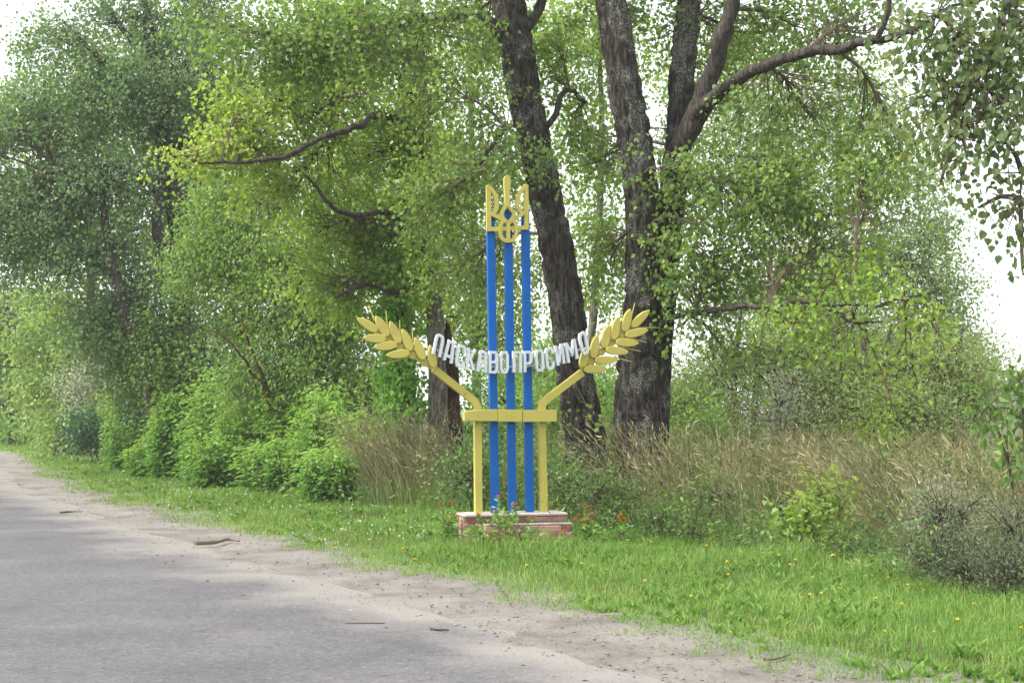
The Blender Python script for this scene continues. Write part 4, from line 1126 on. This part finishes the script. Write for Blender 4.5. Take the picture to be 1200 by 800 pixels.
def child(name, me, mat, parent, loc=(0, 0, 0), rot=(0, 0, 0)):
    o = bpy.data.objects.new(name, me)
    if mat is not None and not me.materials: me.materials.append(mat)
    o.parent = parent
    o.location = loc
    o.rotation_euler = rot
    COL.objects.link(o)
    return o

def local_of(px, py, t=0.0):
    """photograph pixel -> (x, z) in the sign's own plane (t = offset behind that plane)"""
    x = 0.0
    for _ in range(8):
        Yd = SY + x * math.sin(YAW) + t * math.cos(YAW)
        q = at(px, py, Yd)
        x = (q[0] - SX + t * math.sin(YAW)) / math.cos(YAW)
    return x, q[2]

def brick_box(root, x0, x1, y0, y1, z0, z1, rng, hollow=None):
    """courses of single bricks round a mortar core; local coordinates of root"""
    core = bevel_box('mortar', x1 - x0 - .012, y1 - y0 - .012, z1 - z0 - .006, 0)
    child('mortar', core, M['mortar'], root, ((x0 + x1) / 2, (y0 + y1) / 2, (z0 + z1) / 2 - .003))
    C, BL, BD = .075, .25, .10
    nrow = int(round((z1 - z0) / C))
    ch = (z1 - z0) / nrow
    cache = {}
    def put(cx, cy, cz, L, along_x):
        key = (round(L, 3), rng.integers(0, 3))
        if key not in cache:
            cache[key] = bevel_box('brick', L - .010, BD, ch - .010, .004 + .002 * key[1])
        child('brick', cache[key], M['brick'], root, (cx, cy, cz), (rng.normal() * .006, rng.normal() * .006, (0 if along_x else math.pi / 2) + rng.normal() * .008))
    for r in range(nrow):
        cz = z0 + ch * (r + .5)
        for ysign, yy in ((1, y0 + BD * .5 - .003), (-1, y1 - BD * .5 + .003)):
            x = x0
            first = BL if r % 2 == 0 else BL * .5
            while x < x1 - .02:
                L = min(first, x1 - x)
                if x1 - (x + L) < .07: L = x1 - x
                put(x + L / 2, yy + rng.normal() * .0015, cz, L, True)
                x += L
                first = BL
        for xx in (x0 + BD * .5 - .003, x1 - BD * .5 + .003):
            y = y0 + BD
            while y < y1 - BD - .02:
                L = min(BL, y1 - BD - y)
                put(xx + rng.normal() * .0015, y + L / 2, cz, L, False)
                y += L

rng = R_(300)
plinth = empty('brick_plinth', (SX, SY, 0), 'stepped red-brick plinth and flower bed carrying the welcome sign', 'plinth')
plinth.rotation_euler = (0, 0, YAW)
xl, _ = local_of(541, 620); xr, _ = local_of(660, 620)
xfl, _ = local_of(566, 630, -.55); xfr, _ = local_of(668, 630, -.55)
ztop = local_of(600, 600.5)[1]
brick_box(plinth, xl, xr, -.16, .24, -.03, ztop - .035, rng)
cop = bevel_box('coping', xr - xl + .02, .42, .04, .012)
child('coping', cop, M['cement'], plinth, ((xl + xr) / 2, .04, ztop - .0165))
zf = .325
brick_box(plinth, xfl, xfr, -.66, -.163, -.03, zf - .02, rng)
cop = bevel_box('coping', xfr - xfl - .004, .10, .022, .006)
child('coping', cop, M['cement'], plinth, ((xfl + xfr) / 2, -.609, zf - .012))
soil = bevel_box('soil_bed', xfr - xfl - .03, .375, .05, .02)
child('soil_bed', soil, M['soil'], plinth, ((xfl + xfr) / 2, -.365, zf - .03))

# ---------------------------------------------------------------- welcome sign
sign = empty('welcome_sign', (SX, SY, ztop), 'blue and yellow roadside welcome sign with trident, wheat ears and white letters', 'sign')
sign.rotation_euler = (0, 0, YAW)
ZO = ztop

def prism(mb, outline, t0, t1, bev=0.0):
    """outline [(x,z)] extruded between t0 (front) and t1 (back); optional chamfered front"""
    o = np.asarray(outline, float)
    area = .5 * np.sum(o[:, 0] * np.roll(o[:, 1], -1) - np.roll(o[:, 0], -1) * o[:, 1])
    if area < 0: o = o[::-1]
    k = len(o)
    ring = lambda q, t: np.c_[q[:, 0], np.full(k, t), q[:, 1] - ZO]
    j = np.arange(k); j2 = (j + 1) % k
    if bev:
        c = o.mean(0)
        r = np.linalg.norm(o - c, axis=1, keepdims=True)
        inn = c + (o - c) * (1 - bev / np.maximum(r, bev * 1.5))
        v = np.vstack([ring(inn, t0), ring(o, t0 + bev * .8), ring(o, t1)])
        f = np.concatenate([np.stack([j, j2, j2 + k, j + k], 1)[:, ::-1], np.stack([j + k, j2 + k, j2 + 2 * k, j + 2 * k], 1)[:, ::-1]])
        mb.add(v, f)
        mb.add(v[:k], np.arange(k)[None]); mb.add(v[2 * k:], np.arange(k)[::-1][None])
    else:
        v = np.vstack([ring(o, t0), ring(o, t1)])
        mb.add(v, np.stack([j, j2, j2 + k, j + k], 1)[:, ::-1])
        mb.add(v[:k], np.arange(k)[None]); mb.add(v[k:], np.arange(k)[::-1][None])

def stroke(mb, pts, w, t0, t1, closed=False):
    """flat bar of width w following the points, extruded from t0 to t1, mitred at corners"""
    p = np.asarray(pts, float)
    k = len(p)
    w = np.broadcast_to(np.asarray(w, float), (k,))
    if closed:
        d0, d1 = unit(p - np.roll(p, 1, 0)), unit(np.roll(p, -1, 0) - p)
    else:
        e = unit(np.diff(p, axis=0))
        d0, d1 = np.vstack([e[:1], e]), np.vstack([e, e[-1:]])
    n0, n1 = np.c_[-d0[:, 1], d0[:, 0]], np.c_[-d1[:, 1], d1[:, 0]]
    m = unit(n0 + n1)
    ml = 1 / np.clip((m * n1).sum(1), .45, 1)
    off = m * (w * .5 * ml)[:, None]
    L, Rr = p + off, p - off
    v = np.concatenate([np.c_[L[:, 0], np.full(k, t0), L[:, 1] - ZO], np.c_[Rr[:, 0], np.full(k, t0), Rr[:, 1] - ZO],
                        np.c_[L[:, 0], np.full(k, t1), L[:, 1] - ZO], np.c_[Rr[:, 0], np.full(k, t1), Rr[:, 1] - ZO]])
    j = np.arange(k if closed else k - 1); j2 = (j + 1) % k
    f = [np.stack([j, j + k, j2 + k, j2], 1), np.stack([j + 2 * k, j2 + 2 * k, j2 + 3 * k, j + 3 * k], 1),
         np.stack([j, j2, j2 + 2 * k, j + 2 * k], 1), np.stack([j + k, j + 3 * k, j2 + 3 * k, j2 + k], 1)]
    if not closed:
        f.append(np.array([[0, 2 * k, 3 * k, k], [k - 1, 2 * k - 1, 4 * k - 1, 3 * k - 1]]))
    mb.add(v, np.concatenate(f))

def sign_part(name, mb, mat, parent=None, label=None):
    o = child(name, mb.mesh(name), M[mat], parent or sign)
    if label: o["label"] = label
    return o

TC = [0.0]                      # offset of the part being traced from the sign's middle plane
def L2(px, py):
    return local_of(px, py, TC[0])

# three blue posts
for (xb, xt) in ((580.0, 574.4), (600.3, 594.9), (620.8, 615.2)):
    mb = MB()
    pb, pt = L2(xb, 600.5), L2(xt, 246)
    stroke(mb, [(pb[0], ZO + .001), pt], .090, -.035, .035)
    post = sign_part('post', mb, 'blue')
    for py in (300, 306, 317, 328, 345, 364, 383, 398, 446, 462):
        f_ = (600.5 - py) / (600.5 - 246)
        bx, bz = L2(xb + (xt - xb) * f_ + 1.0, py)
        mb = MB()
        a = np.arange(8) * math.pi / 4
        prism(mb, np.c_[bx + .008 * np.cos(a), bz + .008 * np.sin(a)], -.039, -.034)
        sign_part('bolt', mb, 'bolt', post)
# yellow legs with bent arms
def bent(pix, w, t0, t1):
    mb = MB()
    pts = [L2(*q) for q in pix]
    pts[0] = (pts[0][0], ZO + .001)
    stroke(mb, pts, w, t0, t1)
    return mb
leg_l = sign_part('leg', bent([(560.3, 600.5), (559.2, 477), (556.5, 471), (551, 466), (508, 432)], .082, -.045, .035), 'yellow')
leg_r = sign_part('leg', bent([(637.0, 600.5), (634.0, 479), (635.5, 473), (640, 468), (682, 436)], .082, -.045, .035), 'yellow')
mb = MB(); a_, b_ = L2(541, 456), L2(543.5, 459.5)
stroke(mb, [L2(545.4, 460.2), L2(542.6, 462.6)], .003, -.0475, -.044); sign_part('weld_seam', mb, 'bolt', leg_l)
# crossbeam of three boards
TC[0] = -.12
mb = MB(); prism(mb, [L2(583.4, 479.6), L2(611.6, 480.0), L2(611.2, 494.2), L2(583.6, 493.6)], -.150, -.047, .008)
beam = sign_part('crossbeam', mb, 'yellow')
mb = MB(); prism(mb, [L2(543.2, 482.6), L2(546.5, 481.2), L2(556, 480.2), L2(582.9, 479.4), L2(583.1, 493.2), L2(556, 493.4), L2(543.6, 492.6)], -.146, -.047, .008)
sign_part('board', mb, 'yellow', beam)
mb = MB(); prism(mb, [L2(612.1, 480.2), L2(652.0, 480.0), L2(652.0, 493.8), L2(611.8, 494.2)], -.146, -.047, .008)
sign_part('board', mb, 'yellow', beam)

# trident emblem
TC[0] = -.08
def C3(x, y): return L2(540 + x / 6.667, 190 + y / 6.667)
W = 1 / 6.667 * .0105
def bez(pts, n=6):
    p, _ = smooth_path([(x, y, 0) for x, y in pts], np.zeros(len(pts)), 12)
    return [C3(x, y) for x, y, _ in p]
mb = MB()
T0 = -.085


k_ = 0.00138          # metres per crop pixel
# one interlaced plate; each bar sits a hair in front of the one it crosses
stroke(mb, [C3(218, 181), C3(221, 540)], 38 * k_, T0, -.040)
stroke(mb, [C3(512, 176), C3(514, 528)], 36 * k_, T0, -.040)
stroke(mb, [C3(236, 523), C3(372, 518), C3(498, 511)], 36 * k_, T0 - .002, -.040)
stroke(mb, bez([(206, 186), (248, 222), (274, 275), (282, 335), (268, 382), (236, 410)]), 32 * k_, T0 - .004, -.041)
stroke(mb, bez([(520, 180), (478, 216), (452, 270), (440, 330), (458, 376), (494, 402)]), 32 * k_, T0 - .004, -.041)
stroke(mb, bez([(236, 404), (300, 436), (340, 462), (372, 482)]), 30 * k_, T0 - .006, -.042)
stroke(mb, bez([(498, 396), (440, 430), (404, 456), (372, 482)]), 30 * k_, T0 - .008, -.042)
stroke(mb, bez([(352, 345), (330, 375), (318, 405), (330, 440), (362, 470)]), 28 * k_, T0 - .010, -.043)
stroke(mb, bez([(372, 343), (396, 375), (414, 402), (404, 436), (376, 470)]), 28 * k_, T0 - .012, -.043)
stroke(mb, bez([(352, 448), (318, 476), (308, 510), (308, 560), (328, 602), (370, 616), (412, 602), (432, 560), (432, 510), (422, 474), (392, 446)]), 30 * k_, T0 - .014, -.044)
stroke(mb, [C3(369, 476), C3(370, 612)], 30 * k_, T0 - .016, -.044)
hx = [(351, 352), (346, 330), (341, 250), (336, 170), (338, 125), (347, 108), (361, 101), (375, 108), (384, 125), (386, 170), (380, 250), (378, 330), (375, 352)]
prism(mb, [C3(*q) for q in hx], T0 - .018, -.045)
sign_part('trident_emblem', mb, 'yellow')

# wheat ears
TC[0] = -.08
def ear(name, ox, oy, sc, grains, awns, chain, label):
    P_ = lambda x, y: L2(ox + x / sc, oy + y / sc)
    mb = MB()
    cs = [np.array(P_(*q)) for q in chain]
    stroke(mb, cs, .05, -.040, .0)
    e = sign_part(name, mb, 'yellow', None, label)
    for q in chain[1:-1]:
        c0 = np.array(P_(*q)); mbk = MB()
        a = np.arange(10) * math.pi / 5
        prism(mbk, np.c_[c0[0] + .052 * np.cos(a), c0[1] + .048 * np.sin(a)], -.050, -.036, .006)
        sign_part('rachis_joint', mbk, 'yellow', e)
    for i, (bx, by, tx, ty, w) in enumerate(grains):
        b0, t0 = np.array(P_(bx, by)), np.array(P_(tx, ty))
        ax = t0 - b0
        nrm = np.array((-ax[1], ax[0])) / np.linalg.norm(ax)
        hw = w / sc * .01 * .5
        prof = [(0, .28), (.03, .52), (.09, .74), (.18, .90), (.34, 1.0), (.55, .97), (.74, .80), (.88, .50), (.96, .22), (1.0, .04)]
        ol = [b0 + ax * s_ + nrm * hw * v_ for s_, v_ in prof] + [b0 + ax * s_ - nrm * hw * v_ for s_, v_ in prof[::-1]]
        mbk = MB(); prism(mbk, ol, -.092 - .0015 * i, -.052, .008)
        sign_part('grain', mbk, 'yellow', e)
    for i, (bx, by, tx, ty) in enumerate(awns):
        mbk = MB(); stroke(mbk, [P_(bx, by), P_(tx, ty)], [.014, .008], -.048, -.034)
        sign_part('awn', mbk, 'yellow', e)

ear('wheat_ear', 410, 355, 8.42,
    [(272, 275, 75, 148, 84), (380, 325, 256, 128, 92), (490, 395, 396, 180, 88), (605, 470, 518, 255, 88), (728, 560, 643, 338, 88), (832, 635, 790, 414, 84),
     (357, 352, 126, 344, 84), (463, 408, 233, 440, 86), (586, 492, 356, 515, 84)],
    [(245, 170, 193, 12), (377, 235, 360, 68), (502, 300, 498, 165), (626, 370, 622, 238), (580, 532, 345, 598)],
    [(275, 275), (385, 350), (500, 430), (628, 512), (748, 590), (828, 640)], 'wheat ear with three lower grains left on the left arm')
ear('wheat_ear', 670, 355, 8.42,
    [(592, 235, 768, 68, 84), (515, 282, 577, 58, 92), (410, 362, 460, 132, 90), (315, 445, 362, 220, 90), (205, 542, 252, 313, 90), (100, 632, 152, 425, 86),
     (530, 318, 753, 264, 84), (434, 384, 660, 396, 86), (334, 458, 560, 486, 84), (228, 565, 454, 560, 84), (122, 655, 347, 650, 84)],
    [(175, 510, 175, 303), (278, 330, 278, 213), (378, 240, 378, 118), (487, 165, 492, 38), (600, 130, 632, 0), (660, 246, 845, 236), (600, 350, 750, 386), (520, 437, 690, 474), (430, 533, 600, 576)],
    [(590, 235), (505, 305), (400, 390), (300, 480), (190, 575), (105, 640)], 'full wheat ear on the right arm')

# letters of the greeting
GLY = {
 'L': [([(.14, 0), (.14, .78), (.20, .92), (.34, .985), (.66, .985), (.80, .92), (.86, .78), (.86, 0)], 0)],
 'A': [([(.10, 0), (.27, .97), (.73, .97), (.90, 0)], 0), ([(.26, .27), (.74, .27)], 0)],
 'S': [([(.86, .70), (.86, .84), (.70, .985), (.30, .985), (.14, .84), (.14, .16), (.30, .015), (.70, .015), (.86, .16), (.86, .30)], 0)],
 'K': [([(.14, 0), (.14, 1)], 0), ([(.88, 1), (.36, .52), (.90, 0)], 0)],
 'V': [([(.14, .015), (.14, .985), (.70, .985), (.84, .87), (.84, .63), (.74, .52), (.86, .40), (.86, .14), (.70, .015)], 1), ([(.26, .51), (.70, .51)], 0)],
 'O': [([(.14, .18), (.14, .82), (.30, .985), (.70, .985), (.86, .82), (.86, .18), (.70, .015), (.30, .015)], 1)],
 'P': [([(.14, 0), (.14, .985), (.86, .985), (.86, 0)], 0)],
 'R': [([(.14, 0), (.14, .985), (.70, .985), (.86, .86), (.86, .55), (.70, .43), (.26, .43)], 0)],
 'I': [([(.14, 1), (.14, 0)], 0), ([(.86, 1), (.86, 0)], 0), ([(.24, .12), (.76, .88)], 0)],
 'M': [([(.10, 0), (.10, 1)], 0), ([(.90, 1), (.90, 0)], 0), ([(.16, .94), (.5, .34), (.84, .94)], 0)],
}
WORD = [('L', 82, 208, 27, 64), ('A', 160, 252, 24, 66), ('S', 238, 284, 18, 66), ('K', 311, 303, 14, 64), ('A', 391, 323, 9, 68), ('V', 468, 326, 2, 66), ('O', 544, 326, 0, 62),
        ('P', 635, 326, 0, 62), ('R', 710, 324, -2, 60), ('O', 792, 313, -7, 62), ('S', 864, 299, -13, 62), ('I', 934, 272, -19, 60), ('M', 1016, 246, -24, 84), ('O', 1104, 192, -30, 60)]
names = {'L': 'Л', 'A': 'А', 'S': 'С', 'K': 'К', 'V': 'В', 'O': 'О', 'P': 'П', 'R': 'Р', 'I': 'И', 'M': 'М'}
cl = []
TC[0] = -.16
for (g, cx, cy, tilt, w) in WORD:
    c0 = np.array(L2(500 + cx / 6, 370 + cy / 6))
    cl.append(c0)
    tr = math.radians(-tilt)
    ex = np.array((math.cos(tr), math.sin(tr))) * (w / 6 * .0103)
    ty = tr * .42
    ey = np.array((-math.sin(ty), math.cos(ty))) * .236
    mb = MB()
    for i, (path, closed) in enumerate(GLY[g]):
        pts = [c0 + ex * (x - .5) + ey * (y - .5) for x, y in path]
        stroke(mb, pts, .030, -.185 - .002 * i, -.130, bool(closed))
    o = sign_part('letter', mb, 'white')
    o["label"] = 'white letter ' + names[g]
# rail behind the letters
mb = MB()
stroke(mb, np.array(cl) + [0, -.05], .014, -.126, -.108)
rail = sign_part('letter_rail', mb, 'grey_paint')
for k in (5, 7, 8):
    mb = MB(); c0 = cl[k]
    stroke(mb, [c0 + [-.02, -.05], c0 + [.02, -.05]], .03, -.107, -.036)
    sign_part('bracket', mb, 'grey_paint', rail)

# ---------------------------------------------------------------- flowers
def bloom_mesh(rad, petals, rng, layers=2, cup=.25):
    mb = MB()
    for q in range(layers):
        a = np.arange(petals) * 2 * math.pi / petals + q * .26 + rng.normal(size=petals) * .06
        A = np.c_[np.cos(a), np.sin(a), np.full(petals, cup + .45 * q)]
        leaf_block(mb, np.tile([0, 0, .004 * q], (petals, 1)), A, np.tile([0, 0, 1.], (petals, 1)), np.full(petals, rad * (1 - .25 * q)), .62, .35 + .3 * rng.random(petals), 'heart', .05)
    return mb

def flower(name, label, cat, blooms, rad, base, rng, group=None, leafy=True, leaf='weed', petals=12, centre=None, hleaf=.06):
    """blooms: [(point, petal material)]"""
    base = np.asarray(base, float)
    root = empty(name, base, label, cat, group)
    for (pt, mat) in blooms:
        mb = MB()
        rise = max(pt[2] - base[2], .05)
        p, r = smooth_path([base + [rng.normal() * .01, rng.normal() * .01, -.01], (base + pt) / 2 + [rng.normal() * .015, 0, rise * .06], pt], [.005, .004, .003], .05)
        tube(mb, p, r, 4)
        mb.build('stem', M[leaf], root, True)
        b = bloom_mesh(rad, petals, rng)
        off = np.asarray(pt)
        b.v = [v + off.astype(np.float32) for v in b.v]
        bo = b.build('bloom', M[mat], root)
        mbc = MB()
        a = np.arange(7) * 2 * math.pi / 7
        v = np.r_[np.c_[np.cos(a), np.sin(a), np.zeros(7)] * rad * .28, [[0, 0, rad * .2]]] + off + [0, 0, .006]
        mbc.add(v, np.stack([np.arange(7), (np.arange(7) + 1) % 7, np.full(7, 7)], 1))
        mbc.build('bloom_centre', M[centre or 'petal_yellow'], bo)
        if leafy:
            mbl = MB()
            k = max(4, int(rise / .05)) * 2
            t = np.linspace(.08, .92, k)
            P = base + (pt - base) * t[:, None]
            a = np.arange(k) * 1.9 + rng.random()
            leaf_block(mbl, P, np.c_[np.cos(a), np.sin(a), .3 + .3 * rng.random(k)], np.tile([0, 0, 1.], (k, 1)) + rng.normal(size=(k, 3)) * .25, hleaf * (1.25 - .6 * t) * (.8 + .4 * rng.random(k)), .45, .45 + .3 * rng.random(k), 'heart')
            tag(mbl.build('leaf_whorl', M[leaf], root), kind='stuff')
    return root

rng = R_(400)
def fl(px, py, Y): return at(px, py, Y)
ZG = lambda px, Y: np.array((at(px, 600, Y)[0], Y, gz(at(px, 600, Y)[0], Y)))
Gz = 'zinnias planted round the plinth'
def bed(px, Y=16.55):
    q = at(px, 612, Y); q[2] = zf + .0
    return q
spec = [
 ('zinnia with two red blooms and a third lower one, left of the plinth', [(517, 590.5, 'petal_red'), (530, 589, 'petal_red'), (519, 598, 'petal_red')], ZG(522, 17.0), 17.0),
 ('low zinnia with two orange blooms at the left foot of the plinth', [(526, 606, 'petal_orange'), (534, 605, 'petal_orange')], ZG(530, 16.8), 16.8),
 ('zinnia with a small dull red bloom in front of the left yellow leg', [(560, 603, 'petal_red')], bed(562), 16.55),
 ('tall zinnia with a faded orange bloom before the left blue post', [(584, 582, 'petal_orange'), (580, 600, 'petal_orange')], bed(583), 16.6),
 ('zinnia with a red bloom over a pink one before the middle blue post', [(604.5, 591, 'petal_red'), (602, 594.5, 'petal_pink')], bed(601), 16.6),
 ('zinnia with one bright pink bloom before the right blue post', [(623, 606, 'petal_pink')], bed(622), 16.55),
 ('low zinnia with an orange bloom against the front brick face', [(661, 623, 'petal_orange')], ZG(660, 16.2), 16.2),
 ('tall zinnia with two red blooms right of the plinth', [(685, 593, 'petal_red'), (692, 598, 'petal_red')], ZG(687, 16.9), 16.9),
 ('zinnia with pink and red blooms right of the plinth', [(693, 603, 'petal_pink'), (680, 604, 'petal_red')], ZG(690, 16.8), 16.8),
 ('zinnia with a magenta bloom beside the right brick corner', [(674, 609, 'petal_pink')], ZG(676, 16.7), 16.7),
 ('zinnia with three orange blooms low at the right of the plinth', [(683, 611, 'petal_orange'), (688, 610, 'petal_red'), (693, 611.5, 'petal_orange')], ZG(688, 16.6), 16.6),
 ('zinnia with pale orange blooms farthest right of the plinth', [(727, 604, 'petal_orange'), (732, 608, 'petal_orange'), (727, 610, 'petal_orange')], ZG(728, 16.9), 16.9)]
for lab, bl, base, Y in spec:
    flower('zinnia_plant', lab, 'flower', [(fl(x, y, Y), c) for x, y, c in bl], .043, base, rng, Gz, leaf='elder_shoot', hleaf=.085)
# leafy plants without blooms filling the bed
for k, (x, y, rx, ry, Y, lab) in enumerate([(585, 618, 12, 14, 16.3, 'leafy green plant in front of the left part of the brick bed'), (560, 625, 12, 10, 16.25, 'low leafy plant at the left corner of the brick bed'), (605, 628, 22, 14, 16.15, 'leafy green plants before the middle of the brick bed'),
                                            (645, 602, 9, 9, 16.55, 'drooping brownish plant in the bed at the right yellow leg'), (690, 628, 14, 12, 16.6, 'bushy zinnia foliage at the right of the plinth'), (727, 625, 8, 12, 16.8, 'slim leafy plant farthest right of the plinth'), (525, 616, 14, 10, 16.7, 'leafy plant at the left foot of the plinth')]):
    bush('bed_plant', lab, [(x, y, rx, ry, Y, 1.3 if k != 2 else .8, .55)], 'weed' if k == 3 else 'elder_shoot', R_(420 + k), S=.07, aspect=.45, per=10, spread=.05, twl=.16, droop=-.2, cat='plant', stem_r=.005, shape='heart')

cr = [(220, 430), (215, 450), (300, 493), (330, 480), (400, 475), (430, 480), (450, 478), (475, 510), (485, 495), (520, 600), (555, 592), (535, 545), (555, 550), (460, 565), (620, 550), (695, 510), (700, 545), (745, 533), (740, 560), (760, 555), (785, 550), (825, 570),
      (830, 553), (885, 572), (890, 590), (935, 563), (985, 560), (795, 473), (615, 478), (820, 632), (725, 612), (945, 720), (740, 715), (435, 683), (245, 628), (178, 603), (225, 598), (265, 540), (22, 558), (168, 537), (35, 440), (1060, 632), (1150, 603), (1000, 672), (1155, 700)]
yl = [(750 + x / 2.667, 470 + y / 2.667) for x, y in cr] + [(353, 615), (362, 609), (395, 641), (420, 626), (470, 642), (486, 655), (300, 588), (232, 577), (545, 640), (620, 662), (663, 655), (683, 660), (711, 668), (215, 590), (265, 583), (425, 645)]
proto = None
for k, (x, y) in enumerate(yl):
    hgt = .30 if y < 664 else .15
    q = ground_pt(x, y, hgt)
    if edge_coords([q[:2]])[0][0] < .5:
        q = ground_pt(x, y, .08)
    zz = gz(q[0], q[1])
    if proto is None:
        proto = flower('yellow_wildflower', 'small yellow dandelion-like flower in the verge grass', 'flower', [(np.array((q[0], q[1], max(q[2], zz + .06))), 'petal_yellow')], .020, (q[0], q[1], zz), rng, 'yellow flowers of the verge', leafy=False, petals=9)
        pz, pr = zz, q
        kids = [(c_, list(c_.children)) for c_ in proto.children]
    else:
        o = proto.copy(); COL.objects.link(o)
        o.location = (q[0], q[1], q[2] - (pr[2] - pz))
        sc = float(np.clip(np.hypot(q[0], q[1]) / 13, .85, 1.8)) * (.8 + .4 * rng.random())
        o.scale = (sc, sc, 1)
        o.rotation_euler = (rng.normal() * .12, rng.normal() * .12, rng.random() * 6.28)
        for c_, gs in kids:
            cc = c_.copy(); COL.objects.link(cc); cc.parent = o
            for g_ in gs:
                gg = g_.copy(); COL.objects.link(gg); gg.parent = cc
for k, (x, y, Y, lab) in enumerate([(768, 607, 17.0, 'white daisy standing alone before the dry grass right of the plinth'), (716, 618, 16.8, 'white flower between the zinnias and the slim plant'), (741, 617, 16.8, 'white flower right of the farthest zinnia'), (735, 614, 17.0, 'small white flower behind the farthest zinnia')]):
    flower('daisy', lab, 'flower', [(at(x, y, Y), 'petal_white')], .028 if k == 0 else .016, ZG(x, Y), rng, None, petals=14)

# ---------------------------------------------------------------- hazy summer air
hz = bevel_box('haze', 3600, 3400, 32, 0)
m, n, l, out = new_mat('hazy_air')
pv = n.new("ShaderNodeVolumePrincipled")
pv.inputs["Color"].default_value = (.96, .97, 1.0, 1)
pv.inputs["Density"].default_value = .0007
pv.inputs["Anisotropy"].default_value = .3
l.new(pv.outputs[0], out.inputs["Volume"])
hazeo = link('haze', hz, m)
hazeo.location = (0, 1000, 14.0)
tag(hazeo, 'thin pale haze filling the air over the whole place', 'haze', kind='stuff')
